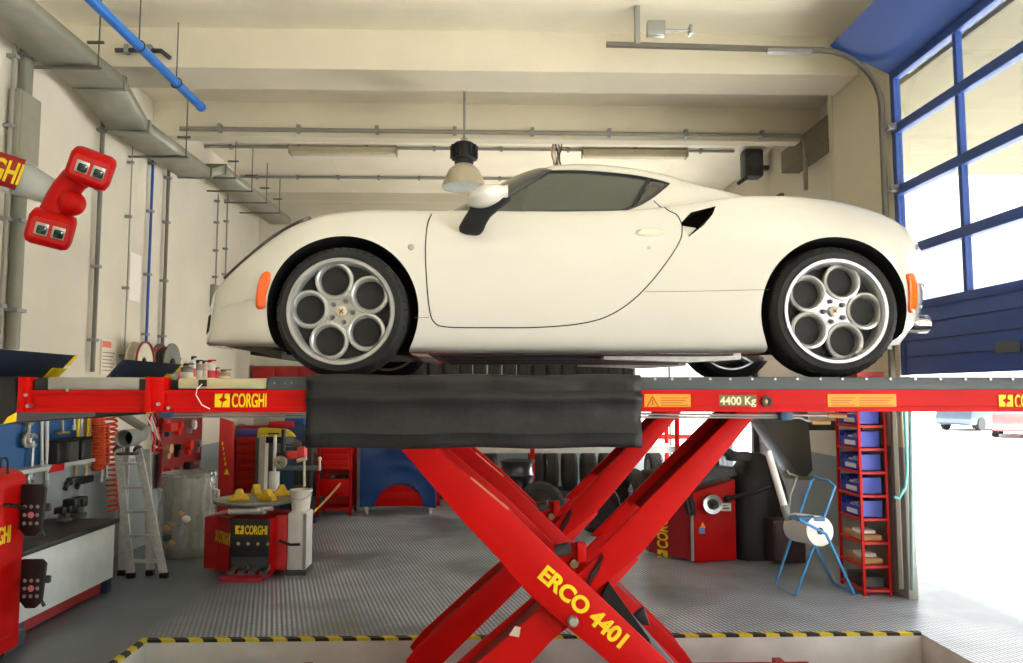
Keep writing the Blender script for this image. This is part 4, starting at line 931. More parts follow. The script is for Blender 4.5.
# bin with a clear plastic bag
q = G(177, 560); t = thing('rubbish_bin', 'round metal bin lined with a clear plastic bag behind the tyre changer', 'bin', (q.x, q.y + .25, 0))
MB().l([(.235, 0), (.245, .02), (.255, .84), (.265, .85), (.262, .87), (.25, .87), (.24, .03), (0, .03)], (0, 0, 0), 'z', 40).build('drum', galv, t)
m = MB(); rw = []
for i in range(14):
    z = .90 - .78*i/13; rw.append([Vector(((.272 + .018*math.sin(9*a + i*.8) + .012*math.sin(17*a) + .05*math.sin(PI*i/13)*max(0, math.sin(a*1 - .9)))*math.cos(a), (.272 + .018*math.sin(9*a + i*.8) + .012*math.sin(17*a))*math.sin(a), z)) for a in [2*PI*k/64 for k in range(64)]])
m.grid(rw, True).build('plastic_bag', M('clear_plastic_film', (226, 230, 230), .18, alpha=.34, noise=.1, scale=18, bump=.3, bscale=12, coat=.6), t, angle=80)
MB().l([(.262, .855), (.275, .855), (.28, .875), (.262, .88)], (0, 0, 0), 'z', 40, True).build('rim_band', M('bin_rim', (140, 146, 146), .3, .6), t)
MB().t([(.27, -.02, .72), (.34, -.03, .70), (.34, -.03, .58), (.27, -.02, .56)], .014, 8).build('side_handle', white, t)
for k in range(7): MB().s((random.uniform(-.13, .13), -.255 + random.uniform(-.01, .02), .18 + .05*k), (.05, .03, .04), 8, 6).build('rubbish', random.choice([tan, paper, dgrey, white]), t)

# ---------------------------------------------------------------- tyre changer
q = G(230, 577); q2 = G(287, 571)
tc = thing('tyre_changer', 'red and black tyre changer with round turntable and yellow clamps', 'tyre changer', (q.x, q.y, 0), -.10)
wv = (q2 - q).length*.94
MB().b(0, wv*.80, 0, .55, .03, .56, .02).build('cabinet', red, tc)
MB().p([(-.02, .03), (-.36, .03), (-.36, .54), (-.02, .58)], 'y', .18, .58, .01).xf(Matrix.Identity(4)).build('side_cabinet', red_dark, tc)
MB()._add([Vector(p) for p in ((-.015, -.005, .03), (-.015, -.005, .56), (-.36, .30, .54), (-.36, .30, .03), (-.015, .2, .03), (-.015, .2, .56), (-.36, .5, .54), (-.36, .5, .03))], [(0, 1, 2, 3), (7, 6, 5, 4), (0, 4, 5, 1), (1, 5, 6, 2), (2, 6, 7, 3), (3, 7, 4, 0)]).build('side_panel', M('side_panel_red', (178, 20, 22), .4), tc)
corghi([c for c in COL.objects if c.parent == tc and c.name.startswith('side_panel')][0], Vector((-.19, .145, .36)) + Vector((-.006, -.006, 0)), .11, (.345, -.305, 0), (0, 0, 1), M('faded_yellow', (190, 150, 30), .5))
fp = MB().b(.0, wv*.76, -.03, .01, .20, .555, .008).build('front_panel', M('front_panel_grey', (44, 45, 46), .45), tc)
corghi(fp, Vector((.15, -.034, .455)), .08, sx=.5)
for k in range(4): MB().c((.08 + .1*k, -.031, .325), (.10 + .095*k, -.05, .325), .014).build('control_knob', M('knob_tan', (170, 150, 100), .5), fp)
MB().b(.01, wv*.75, -.012, .01, .06, .2).build('pedal_recess', dgrey, tc)
for k in range(4):
    x = .07 + .105*k; MB().b(x - .03, x + .03, -.16, -.02, .085, .10, .004).p([(-.16, .06), (-.13, .06), (-.11, .10), (-.16, .10)], 'x', x - .03, x + .03).c((x, -.05, .09), (x, .02, .12), .012).build('pedal', M('pedal_metal', (120, 120, 118), .4, .5), tc)
MB().b(-.03, wv*.74, -.19, .6, 0, .03, .006).build('base_plate', M('base_pink_red', (176, 40, 52), .5), tc)
MB().l([(.10, .56), (.10, .66), (.40, .68), (.41, .70), (.405, .715), (0, .715)], (.13, .28, 0), 'z', 48).build('turntable', M('turntable_steel', (128, 130, 124), .35, .5), tc)
MB().c((.0, -.06, .635), (.34, -.05, .645), .035).c((.28, -.07, .66), (.42, -.02, .66), .02).build('air_cylinder', alu, tc)
for (x, y, a) in ((.02, .10, .3), (.30, .12, -.4), (.04, .48, 2.2), (.32, .46, 3.6)):
    MB().p([(-.10, 0), (.10, 0), (.09, .045), (.05, .06), (.03, .11), (-.02, .11), (-.05, .05), (-.10, .03)], 'y', -.035, .035, .006).xf(Matrix.Translation((x, y, .715)) @ Matrix.Rotation(a, 4, 'Z')).build('clamp', M('clamp_yellow', (216, 178, 40), .5, noise=.25, scale=25), tc)
MB().b(-.10, -.03, .85, .95, .0, 1.30, .006).build('column', M('column_grey', (158, 156, 146), .5), tc)
MB().c((.17, .62, .72), (.17, .62, .94), .055).c((.17, .62, .9), (.17, .62, 1.32), .018).build('lift_cylinder', M('white_cylinder', (206, 206, 202), .4), tc)
MB().b(-.10, .26, .87, .93, 1.22, 1.29, .008).b(.20, .26, .70, .93, 1.22, 1.29).c((.23, .70, .98), (.23, .70, 1.38), .022).b(.17, .27, .62, .76, 1.05, 1.14, .01).build('tool_arm', black, tc)
MB().l([(.02, -.04), (.065, -.035), (.07, 0), (.065, .03), (.02, .04)], (.24, .60, 1.04), 'y', 24, True).build('tool_roller', M('roller_grey', (150, 148, 128), .5), tc)
MB().b(.27, .42, .66, .74, 1.07, 1.15, .01).b(.40, .48, .65, .75, 1.08, 1.20, .01).build('arm_head', M('head_red', (214, 60, 60), .5), tc); MB().c((.40, .66, 1.05), (.50, .66, 1.08), .02).c((.46, .70, 1.06), (.47, .70, .78), .014).build('arm_rod', cream, tc)
MB().b(.40, .52, .10, .32, .05, .58, .008).build('side_red_flap', M('flap_red', (206, 54, 58), .5), tc)
t = thing('air_tank', 'white narrow air tank box at the right of the tyre changer', 'air tank', (q.x + .62, q.y + .10, 0)); MB().b(-.09, .09, -.06, .22, .05, .60, .012).build('casing', M('tank_white', (214, 212, 208), .5), t); MB().b(-.10, .10, -.07, .23, 0, .05, .008).build('foot', dgrey, t); MB().t([(-.16, -.09, .34), (-.05, -.09, .30), (.04, -.08, .30)], .014).build('lever', black, t); MB().b(.06, .092, -.065, -.05, .06, .59).build('edge_strip', steel, t)
t = thing('grease_bucket', 'small white bucket standing on the air tank beside the turntable', 'bucket', (q.x + .62, q.y + .18, .60)); MB().l([(.085, 0), (.105, .19), (.112, .19), (.112, .21), (.098, .21), (.08, .01), (0, .01)], (0, 0, 0), 'z', 28).build('pail', white, t); MB().l([(0, .15), (.098, .15)], (0, 0, 0), 'z', 24).build('grease', tan, t); MB().t([(.11*math.cos(k*PI/8), -.02 - .08*math.sin(k*PI/8), .19 - .07*math.sin(k*PI/8)) for k in range(9)], .004).build('bail', steel, t)

# ---------------------------------------------------------------- along the back wall
def at(px, py, Y): p = U(px, py, Y); return p
# red tool trolley under a blue vinyl wing cover
b0 = G(362, 515); b1 = G(434, 515); wv = b1.x - b0.x
t = thing('tool_trolley', 'red tool trolley draped with a blue vinyl wing cover by the back wall', 'tool trolley', (b0.x, b0.y, 0))
MB().b(0, wv, 0, .5, .12, .93, .015).build('cabinet', red, t)
for x in (.06, wv - .06):
    for y in (.06, .44): MB().c((x - .015, y, .05), (x + .015, y, .05), .05).b(x - .025, x + .025, y - .03, y + .03, .06, .12).build('castor', white, t)
for z in (.22, .34): MB().b(.05, wv - .05, -.006, .004, z, z + .10, .004).build('drawer', red, t)
cv = MB(); pts = [(-.03, .96), (wv - .10, .96), (wv + .04, .62), (wv + .03, .10), (wv - .16, .12)] + [(wv*.52 + .33*math.cos(k*PI/12), .16 + .28*math.sin(k*PI/12)) for k in range(1, 12)] + [(.18, .12), (-.03, .12)]
tb = bmesh.new(); tb.faces.new([tb.verts.new((x, 0, z)) for x, z in pts])
for ax, lo, hi in ((0, -.03, wv + .05), (2, .1, .96)):
    k = lo
    while k < hi:
        co = Vector((0, 0, 0)); co[ax] = k; no = Vector((0, 0, 0)); no[ax] = 1; bmesh.ops.bisect_plane(tb, geom=tb.verts[:] + tb.edges[:] + tb.faces[:], plane_co=co, plane_no=no); k += .04
for v in tb.verts: v.co.y = -.03 + .012*math.sin(v.co.x*9 + v.co.z*6) - .015*max(0, math.sin(math.hypot(v.co.x - wv*.52, v.co.z - .16)*26))
cvo = cv._merge(tb).build('wing_cover', clothblue, None, angle=70, org=(0, 0, 0), solid=.006); cvo.parent = None; cvo.location = (b0.x, b0.y, 0)
tag(cvo, 'blue vinyl wing cover with a wheel-arch cutout hanging over the red trolley', 'wing cover')
# red tool rack
b0 = G(316, 516); b1 = G(351, 516); wv = b1.x - b0.x
t = thing('tool_rack', 'narrow red tool rack with shelves left of the blue-covered trolley', 'tool rack', (b0.x, b0.y, 0))
for x in (0, wv - .04):
    for y in (0, .4): MB().b(x, x + .04, y, y + .04, 0, 1.06, .004).build('post', red, t)
MB().b(.04, wv - .04, .02, .42, .66, .98, .006).b(.04, wv - .04, .40, .43, .1, .66).build('upper_box', orange_red, t)
for k in range(3): MB().b(.06, wv - .06, .01, .025, .70 + .09*k, .78 + .09*k, .004).build('drawer', red, t)
MB().b(.04, wv - .04, 0, .42, .28, .52, .006).build('lower_box', red, t)
MB().b(.0, wv, .0, .44, .08, .11, .004).build('bottom_shelf', red, t)
for k in range(6): 
    x = .09 + k*(wv - .18)/5; tt = thing('hand_tool', 'small dark hand tool lying in the open shelf of the red tool rack', 'hand tool', (b0.x + x, b0.y + .1, .525), 0, 'tools in the red rack'); MB().c((0, 0, .025), (0, .12, .025), .018).b(-.03, .03, -.04, .02, 0, .06, .01).build('tool_body', random.choice([black, dgrey, red_dark]), tt)
# hose with yellow end lying in front of the red rack
q = G(303, 545); t = thing('air_line', 'short air hose with a yellow end hanging over the floor by the red rack', 'hose', q)
MB().t([(.28, .7, .62), (.20, .5, .50), (.12, .3, .40)], .013).build('grey_hose', tan, t); MB().t([(.12, .3, .40), (.06, .2, .34), (.02, .1, .26), (0, .03, .16), (-.01, 0, .02)], .012).build('yellow_end', M('hose_yellow', (214, 180, 40), .5), t)
# clutter between the tyre changer and the back wall
q = U(190, 470, 9.4)
t = thing('tool_board', 'dark red tool board with hanging sockets and gauges behind the bin', 'tool board', (XL + .05, 9.2, .62))
MB().b(0, .05, 0, 1.25, 0, .95, .01).build('board', M('board_red', (128, 18, 20), .5), t)
for k in range(11):
    y, z = .1 + (k % 4)*.3 + random.uniform(-.03, .03), .2 + (k//4)*.27; MB().c((.05, y, z), (.13, y, z), random.uniform(.03, .07)).b(.05, .10, y - .03, y + .05, z - .12, z).build('hanging_tool', random.choice([black, dgrey, steel, orange_red, tan, black]), t)
MB().l([(.06, 0), (.06, .03), (.05, .035), (0, .035)], (.06, .9, .72), 'x', 20).build('gauge', white, t)
MB().c((.06, .05, .70), (.06, .05, .82), .05).b(.05, .16, -.02, .18, .68, .78, .01).build('red_grinder', orange_red, t)
q0 = G(222, 512); t = thing('press_frame', 'tall red leaning press panel with a yellow arrow behind the tyre changer', 'press', (q0.x, q0.y, 0), .12)
MB().p([(-.16, 0), (.16, 0), (.12, 1.32), (-.16, 1.42)], 'y', 0, .10, .01).build('panel', M('press_red', (204, 40, 36), .5), t)
m = MB()
for k in range(5): m.b(-.03 + .012*k, -.012 + .012*k, -.008, 0, .98 - .075*k, 1.03 - .075*k)
m.p([(.01, .55), (.09, .55), (.05, .64)], 'y', -.008, 0); m.build('arrow_mark', yellow, t)
MB().b(-.22, -.16, -.02, .14, 0, 1.38, .006).build('side_rail', M('rail_violet', (56, 46, 84), .5), t)
q0 = G(234, 508); t = thing('drawer_stack', 'orange-red stack of plastic drawers beside the leaning press panel', 'drawers', (q0.x - .05, q0.y + .15, 0))
MB().b(0, .42, 0, .35, 0, 1.24, .008).build('frame', red_dark, t)
for k in range(9): MB().b(.02, .40, -.02, .01, .04 + .13*k, .155 + .13*k, .006).b(.15, .27, -.035, -.015, .09 + .13*k, .105 + .13*k).build('drawer', M('violet_bin', (96, 84, 170), .5) if k == 8 else orange_red, t)
q0 = G(250, 507); t = thing('tool_cabinet', 'blue tall tool cabinet with an orange sign behind the turntable', 'cabinet', (q0.x + .12, q0.y + .3, 0))
MB().b(.04, .62, 0, .4, 0, 1.26, .008).build('cabinet', M('cabinet_blue', (32, 58, 104), .5), t); MB().b(.03, .26, -.01, .0, .72, 1.17).build('sign', M('sign_orange', (238, 158, 20), .5), t); MB().b(.05, .45, -.02, .2, 1.20, 1.30, .01).build('red_tray', M('tray_red', (206, 40, 48), .5), t); MB().b(.30, .6, .0, .3, 1.26, 1.42, .01).build('blue_tray', blue, t)
q0 = G(295, 522); t = thing('helper_arm_post', 'dark teal post with levers standing right of the tyre changer', 'machine post', (q0.x, q0.y, 0))
MB().b(-.22, -.02, 0, .12, 0, 1.02, .01).build('post', M('post_teal', (26, 62, 80), .5), t); MB().b(.06, .20, .02, .14, 0, 1.10, .01).build('black_post', black, t)
MB().b(-.24, .34, -.03, .02, .70, .76, .006).build('cross_arm', M('arm_grey', (96, 108, 114), .5), t); MB().b(-.28, .3, -.1, .2, 0, .05, .008).build('foot', navy, t)
MB().c((.33, -.05, .70), (.33, -.05, .84), .016).s((.33, -.05, .86), .028).build('lever', cream, t); MB().b(-.02, .12, -.06, 0, .34, .50, .01).build('valve_block', dgrey, t)
MB().p([(0, .10), (.10, .14), (.06, .44), (.02, .44)], 'y', -.09, -.06, .006).build('red_pliers', M('plier_red', (150, 24, 40), .5), t)
q0 = G(282, 503); t = thing('grey_cover_sheet', 'dark grey sloping cover panel against the back wall with a yellow case on top', 'panel', (U(262, 440, 11.6).x, 11.6, 0)); MB().p([(-.1, .2), (1.0, .2), (1.0, .75), (.42, 1.05), (-.1, 1.08)], 'y', 0, .3, .01).build('panel', M('sheet_dark', (74, 78, 74), .6), t)
MB().b(.08, .92, -.015, 0, .28, .66, .006).build('lower_panel', dgrey, t)
q0 = U(276, 437, 11.7); t = thing('yellow_case', 'yellow tool case lying on the dark grey panel by the back wall', 'case', (q0.x, 11.75, 1.07)); MB().p([(-.28, 0), (.28, -.0), (.24, .06), (.14, .13), (-.26, .15)], 'y', -.1, .1, .015).build('shell', M('case_yellow', (206, 186, 30), .5), t); MB().t([(-.1, -.10, .06), (-.1, -.13, .07), (.06, -.13, .07), (.06, -.10, .06)], .01).build('grip', black, t)

# ---------------------------------------------------------------- tyre rack, tyres and rims
RY = 12.25
rx0 = U(396, 400, RY).x; rx1 = U(672, 400, RY).x
t = thing('tyre_rack', 'steel tyre rack with red uprights and white beams along the back wall', 'tyre rack', (rx0, RY, 0))
for px in (397, 440, 531, 620, 671):
    x = U(px, 400, RY).x - rx0; MB().b(x - .035, x + .035, -.39, -.33, 0, 2.0, .004).b(x - .035, x + .035, .33, .39, 0, 2.0, .004).b(x - .02, x + .02, -.33, .33, .825, .855).build('upright', red, t)
for z, mt in ((.16, charcoal), (.86, M('beam_white', (214, 216, 212), .5)), (1.72, charcoal)):
    for y in (-.37, .31): MB().b(0, rx1 - rx0, y, y + .06, z - .05, z + .05, .004).build('beam', mt, t)
def make_tyre(name, lab, loc, R=.32, w=.22, rot=None, grp=None, hub=None):
    t = thing(name, lab, 'tyre', loc, 0, grp)
    h = w/2; m = MB(); m.l([(R*.62, -h + .01), (R*.70, -h), (R*.88, -h - .006), (R - .02, -h + .01), (R, -h + .035)] + [(R - (.007 if k % 2 else 0), -h + .035 + (w - .07)*k/9) for k in range(10)] + [(R, h - .035), (R - .02, h - .01), (R*.88, h + .006), (R*.70, h), (R*.62, h - .01), (R*.60, 0)], (0, 0, 0), 'x', 48, True)
    for k in range(36):
        a = 2*PI*k/36
        for s_ in (-1, 1): m.c((s_*(h - .05), math.cos(a)*(R - .002), math.sin(a)*(R - .002)), (s_*(h - .012), math.cos(a + .06)*(R - .010), math.sin(a + .06)*(R - .010)), .006, n=5)
    if rot is not None: m.xf(rot)
    m.build('tread', lit_tyre, t)
    if hub:
        m = MB().l([(R*.62, -h*.8), (R*.64, -h), (R*.6, -h*.9), (R*.45, -h*.3), (.05, -h*.5), (0, -h*.5)], (0, 0, 0), 'x', 36)
        if rot is not None: m.xf(rot)
        m.build('rim', hub, t)
    return t
px = 407; k = 0; ref = None; lb = 'black tyre standing on the top level of the tyre rack, seen under the car'
while px < 628:
    loc = Vector((U(px, 372, RY).x, RY, 1.77 + .30))
    if ref is None: ref = make_tyre('tyre', lb, loc, .30, .2, grp='tyres on the top rack level')
    else: dup(ref, loc=loc)
    px += 14.6; k += 1
lb2 = 'black tyre standing on the bottom level of the tyre rack, tread towards the viewer'
ref2 = None
for px in (476, 490, 536, 550.5, 569, 588, 606.5, 623, 654):
    loc = Vector((U(px, 470, RY).x, RY, .21 + .295))
    if ref2 is None: ref2 = make_tyre('tyre', lb2, loc, .295, .215, grp='tyres on the bottom rack level')
    else: dup(ref2, loc=loc)
for k, (px, lab) in enumerate(((631, 'slanted black tyre before the rack, leftmost of three behind the far scissor arm'), (652, 'slanted black tyre before the rack, middle of three behind the scissor arms'), (673, 'slanted black tyre before the rack, rightmost of three by the wheel balancer'))):
    make_tyre('tyre', lab, Vector((U(px, 480, 10.7).x, 10.7, .345)), .34, .22, Matrix.Rotation(.42, 4, 'Z'), 'slanted tyres by the rack')
q = U(517, 480, 10.3)
for k in range(4):
    t = thing('bare_wheel', ['black bare wheel at the bottom of the stack before the tyre rack', 'second black wheel from the floor in the stack before the tyre rack', 'third black wheel from the floor in the stack before the tyre rack', 'black bare wheel on top of the stack before the tyre rack'][k], 'wheel', (q.x, 10.3, .215*k), 0, 'stacked wheels')
    MB().l([(.20, 0), (.235, .01), (.225, .03), (.215, .08), (.215, .15), (.23, .185), (.235, .20), (.225, .21), (.21, .2), (.19, .16), (.06, .14), (.06, .11), (.18, .10), (.19, .02)], (0, 0, 0), 'z', 40, True).build('barrel', M('black_wheel_paint', (40, 42, 44), .3, coat=.3), t)
    MB().l([(.035, .1), (.06, .1), (.06, .15), (.035, .15)], (0, 0, 0), 'z', 20, True).build('hub', dgrey, t)
q = U(541, 497, 9.9); make_tyre('tyre', 'black tyre leaning against the stack of wheels, face to the viewer', Vector((q.x, 9.95, .30)), .30, .2, Matrix.Rotation(-.25, 4, 'X') @ Matrix.Rotation(PI/2 - .3, 4, 'Z'), None, M('inner_dark_brown', (52, 46, 42), .6))
q = U(598, 503, 9.6); make_tyre('tyre', 'black tyre on a dark wheel standing on the floor behind the far scissor arm', Vector((q.x, 9.6, .31)), .31, .2, Matrix.Rotation(-.12, 4, 'X') @ Matrix.Rotation(PI/2 + .5, 4, 'Z'), None, M('wheel_dark', (66, 68, 72), .35, .3))
q = U(284, 369, 12.6); t = thing('wall_cabinet', 'long red wall cabinet with pale top strip on the back wall below the car nose', 'cabinet', (q.x - .55, YB - .32, q.z - .08)); MB().b(0, 1.15, 0, .32, -.35, .13, .008).build('cabinet', red_dark, t); MB().b(-.01, 1.16, -.01, .32, .13, .15).build('top_strip', lgrey, t)
for k in range(3): MB().b(.02 + .375*k, .38 + .375*k, -.015, 0, -.33, .11, .006).build('door', red_dark, t)
# ---------------------------------------------------------------- wheel balancer
q = G(694, 563); q2 = G(737, 562); wv = q2.x - q.x
t = thing('wheel_balancer', 'red wheel balancer with silver shaft disc right of the scissor arms', 'wheel balancer', (q.x, q.y, 0), .06)
o3 = U(0, 0, q.y)
MB().p([(0, .0), (wv, .02), (wv, .86), (0, .72)], 'y', 0, .55, .012).build('cabinet', red, t)
MB()._add([Vector(p) for p in ((-.03, 0, .03), (-.03, 0, .62), (-.36, .42, .62), (-.36, .42, .03), (-.03, .5, .03), (-.03, .5, .62), (-.36, .62, .62), (-.36, .62, .03))], [(0, 1, 2, 3), (7, 6, 5, 4), (0, 4, 5, 1), (1, 5, 6, 2), (2, 6, 7, 3), (3, 7, 4, 0)]).build('side_body', M('balancer_dark_red', (150, 20, 30), .45), t)
MB().b(-.03, .0, -.01, .5, .02, .60).build('corner_strip', grey, t)
d_ = Vector((.33, -.42, 0)).normalized(); corghi(t.children[1], Vector((-.25, .27, .10)) + Vector((-.006, -.006, 0)), .13, (0, 0, 1), -d_, sx=.6) if len(t.children) > 1 else None
MB().p([(-.08, .78), (wv + .02, .90), (wv - .02, .99), (wv*.45, 1.0), (.10, .86), (-.10, .82)], 'y', -.03, .5, .015).build('weight_tray', charcoal, t)
MB().b(.16, .34, .1, .3, .98, 1.06, .02).c((.24, .2, 1.03), (.27, .22, 1.10), .04).build('tray_tools', black, t)
fl_ = MB().l([(.055, -.10), (.10, -.10), (.105, -.085), (.105, -.05), (.055, -.05)], (.18, 0, .615), 'y', 32, True).build('shaft_flange', chrome, t)
MB().c((.18, 0, .615), (.18, -.13, .615), .05).c((.18, -.12, .615), (.18, -.20, .615), .028).build('shaft', dgrey, fl_)
MB().c((-.10, -.04, .70), (-.06, -.06, .52), .03).c((-.04, -.04, .68), (-.02, -.07, .50), .028).build('cone_set', black, t)
MB().b(.30, .41, -.006, 0, .53, .61).build('label', white, t); MB().b(.32, .39, -.008, -.004, .55, .565).b(.32, .37, -.008, -.004, .58, .59).build('label_print', dgrey, t)
MB().b(.06, .12, -.006, 0, .30, .36).build('blue_sticker', M('sticker_blue', (90, 130, 200), .5), t); MB().p([(.07, .36), (.13, .36), (.10, .42)], 'y', -.006, 0).build('warning_mark', M('sticker_amber', (240, 170, 60), .5), t)
MB().c((.36, -.02, .66), (.62, -.10, .73), .022).c((.60, -.1, .72), (.80, -.12, .79), .016).s((.36, -.02, .66), .04).build('gauge_arm', black, t)
# balancer hood: black domed wheel guard on its own cabinet
q = G(772, 567); t = thing('wheel_guard', 'large black domed machine cover standing behind the paper roll stand', 'machine cover', (q.x + .02, q.y + .55, 0))
m = MB(); rw = []
for j in range(9):
    y = -.28 + .07*j; e = math.sin(PI*(j + .8)/9.6)**.35; rw.append([Vector((.02 + .34*e*math.cos(a), y, .50 + .62*e*math.sin(a))) for a in [PI*k/18 for k in range(19)]] + [Vector((.02 - .34*e, y, .0)), Vector((.02 + .34*e, y, .0))])
m.grid(rw, True); m.bm.verts.ensure_lookup_table(); m.bm.faces.new([m.bm.verts[i] for i in range(21)]); m.bm.faces.new([m.bm.verts[-21 + i] for i in range(21)]); m.build('cover', M('cover_black', (34, 34, 36), .5), t, angle=60)
MB().b(.02, .36, -.50, .2, .02, .46, .02).build('lower_cabinet', M('cabinet_brown', (62, 52, 52), .5), t); MB().b(.04, .34, -.515, -.495, .06, .42, .006).build('door', M('cabinet_brown_door', (70, 58, 58), .5), t)
MB().c((-.25, -.2, 1.08), (-.42, -.28, 1.16), .05).b(-.34, -.1, -.26, -.1, 1.04, 1.14, .02).build('guard_hinge', charcoal, t)
# sheet metal hood on the column
t = thing('extractor_hood', 'grey sheet-metal extractor hood on the wall above the black machine cover', 'hood', U(790, 440, 8.3))
o = t.location.copy(); m = MB(); pl = [U(*p, 8.3) - o for p in ((758, 392), (806, 392), (813, 470), (806, 478), (797, 474), (764, 424))]
m.p([(p.x, p.z) for p in pl], 'y', 0, .45, .006).build('hood', M('hood_grey', (116, 116, 112), .5, .3), t); MB().b(pl[3].x - .14, pl[2].x, -.02, .46, pl[3].z - .02, pl[3].z + .02, .004).build('hood_lip', galv, t)
MB().b(pl[2].x - .04, XR - o.x, .1, .3, .1, .2).build('wall_bracket', dgrey, t)
# ---------------------------------------------------------------- paper roll stand
q = G(796, 597); t = thing('paper_roll_stand', 'light blue tubular stand holding a big white paper roll', 'roll stand', (2.9, 6.55, 0))
fr = [(2.655, 0), (3.0, .98)]; o = t.location.copy()
def P3(x, y, z): return Vector((x, y, z)) - o
A0, A1 = G(796, 597), G(775, 587); B0, B1 = G(854, 595), G(833.5, 584)
T0, T1 = U(835, 486, 6.58), U(811, 481, 6.9)
for p in (A0, A1, B0, B1): p.z = .012
MB().t([T0 - o + Vector((0, 0, -.0)), A0 - o, A1 - o, T1 - o, T1 - o + Vector((.03, -.02, .03)), T0 - o + Vector((-.04, .03, .04))], .012, 8, True).build('frame_tube', skyblue, t)
C0, C1 = U(786, 512, 6.62), U(802, 505, 6.9)
MB().t([U(826, 534, 6.46) - o, B0 - o, B1 - o, U(812, 540, 6.9) - o, U(800, 515, 6.95) - o, U(790, 517, 6.62) - o, U(800, 520, 6.46) - o, U(826, 534, 6.46) - o], .012, 8).build('frame_tube', skyblue, t)
MB().b(-.22, .02, .0, .08, .66, .70, .006).build('cutter_bar', M('bar_blue', (50, 100, 140), .5), t)
r0 = U(820, 531, 6.55); r1 = U(796, 527, 6.92)
roll = thing('paper_roll', 'big white paper roll lying in the light blue tubular stand', 'paper roll', r0); ro = r0.copy()
MB().c((0, 0, 0), r1 - ro, .128, n=40).build('paper', paper, roll); MB().c((r0 - r1)*.02, (r0 - r1)*-.01, .03, n=20).build('core', M('core_grey', (70, 66, 62), .7), roll)
a, b = U(768, 452, 6.9), U(786, 512, 6.75); t = thing('lamp_tube', 'white tubular inspection lamp leaning on the paper stand', 'lamp', b); MB().c(a - b, (b - a)*-.1, .032).build('tube', M('lamp_white', (232, 234, 230), .4), t); MB().c((b - a)*-.1, (b - a)*.14, .04, .03).build('socket', grey, t); MB().c(a - b, (a - b)*1.02, .034).build('end_cap', lgrey, t)
MB().t([U(788, 515, 6.8) - b, U(790, 495, 6.8) - b, U(797, 476, 6.8) - b, U(788, 473, 6.8) - b, U(787, 470, 6.8) - b], .012).build('bent_bracket', M('bracket_grey', (130, 134, 130), .5), t)
q = U(826, 495, 7.5); t = thing('cardboard_disc', 'round tan cardboard reel hanging on the column behind the paper stand', 'reel', (XD - .02, q.y, q.z)); MB().l([(.04, -.03), (.20, -.03), (.20, .0), (.04, .0)], (0, 0, 0), 'x', 32, True).build('reel_face', tan, t); MB().l([(.03, -.05), (.08, -.05), (.08, .02), (.03, .02)], (0, 0, 0), 'x', 24, True).build('reel_core', M('core_brown', (130, 92, 62), .7), t)
# ---------------------------------------------------------------- red shelf with blue bins
s0 = G(868, 597); t = thing('bin_shelf', 'red steel shelf rack with blue plastic bins beside the open door', 'shelf', (s0.x - .02, s0.y + .03, 0))
sw, sd = .25, .42
for x in (0, sw - .02):
    for y in (0, sd): MB().b(x, x + .022, y, y + .022, 0, 1.9).build('post', red, t)
zs = [.04 + .205*k for k in range(10)]
for z in zs: MB().b(.002, sw, .002, sd + .02, z - .012, z + .012, .003).build('shelf_board', M('shelf_red', (200, 44, 40), .5), t)
binblue = M('bin_blue', (52, 76, 196), .4); tilt = M('bin_label', (226, 228, 230), .6)
loc = Vector((s0.x - .02, s0.y + .03, 0))
def mkbin(z, lab):
    b = thing('parts_bin', lab, 'bin', loc + Vector((.02, .04, z + .014)), 0, 'blue bins on the red shelf')
    MB().b(0, sw - .05, 0, .008, 0, .145).b(0, sw - .05, sd - .06, sd - .052, 0, .145).b(0, sw - .05, 0, sd - .052, 0, .008).b(0, .008, 0, sd - .052, 0, .09).b(sw - .058, sw - .05, 0, sd - .052, 0, .145).build('bin_body', binblue, b)
    MB().b(-.004, 0, .06, .26, .02, .06).build('bin_label', tilt, b)
    for k in range(4): MB().b(.03, sw - .08, .03 + .085*k, .10 + .085*k, .008, .10 + .02*(k % 2), .008).build('contents', [white, M('pale_blue_pack', (150, 170, 220), .6), paper, binblue][k], b)
    return b
nm = ['lowest', 'second lowest', 'third', 'fourth', 'fifth', 'topmost']
for k in range(6): mkbin(zs[3 + k], ['lowest blue parts bin on the red shelf, above the tan packets', 'second blue parts bin up from the tan packets on the red shelf', 'third blue parts bin up from the tan packets on the red shelf', 'fourth blue parts bin up from the tan packets on the red shelf', 'fifth blue parts bin up from the tan packets on the red shelf', 'topmost blue parts bin on the red shelf, under the lift beam'][k])
for z, lab in ((zs[2], 'tan packets of parts on the red shelf just below the bins'), (zs[1], 'tan packets of parts on the second lowest red shelf')):
    b = thing('parts_packet', lab, 'packet', loc + Vector((.02, .05, z + .014)), 0, 'tan packets on the red shelf')
    MB().b(0, sw - .06, 0, .16, 0, .05, .012).b(.01, sw - .08, .18, .34, 0, .06, .012).build('packet', tan, b); MB().b(.02, sw - .09, .05, .22, .05, .085, .012).build('paper_bag', paper, b)
b = thing('spare_parts_box', 'dark grey parts box on the lowest red shelf', 'box', loc + Vector((.02, .05, zs[0] + .014))); MB().b(0, sw - .06, 0, .30, 0, .09, .01).build('box', dgrey, b); MB().b(-.004, sw - .055, -.004, .304, .075, .095, .006).build('lid', charcoal, b)
b = thing('parts_tray', 'shallow tray of loose dark parts on top of the red shelf', 'tray', loc + Vector((0, 0, 1.903))); MB().b(0, sw, 0, sd, 0, .015).b(0, sw, 0, .01, 0, .06).b(0, .01, 0, sd, 0, .06).build('tray', red_dark, b)
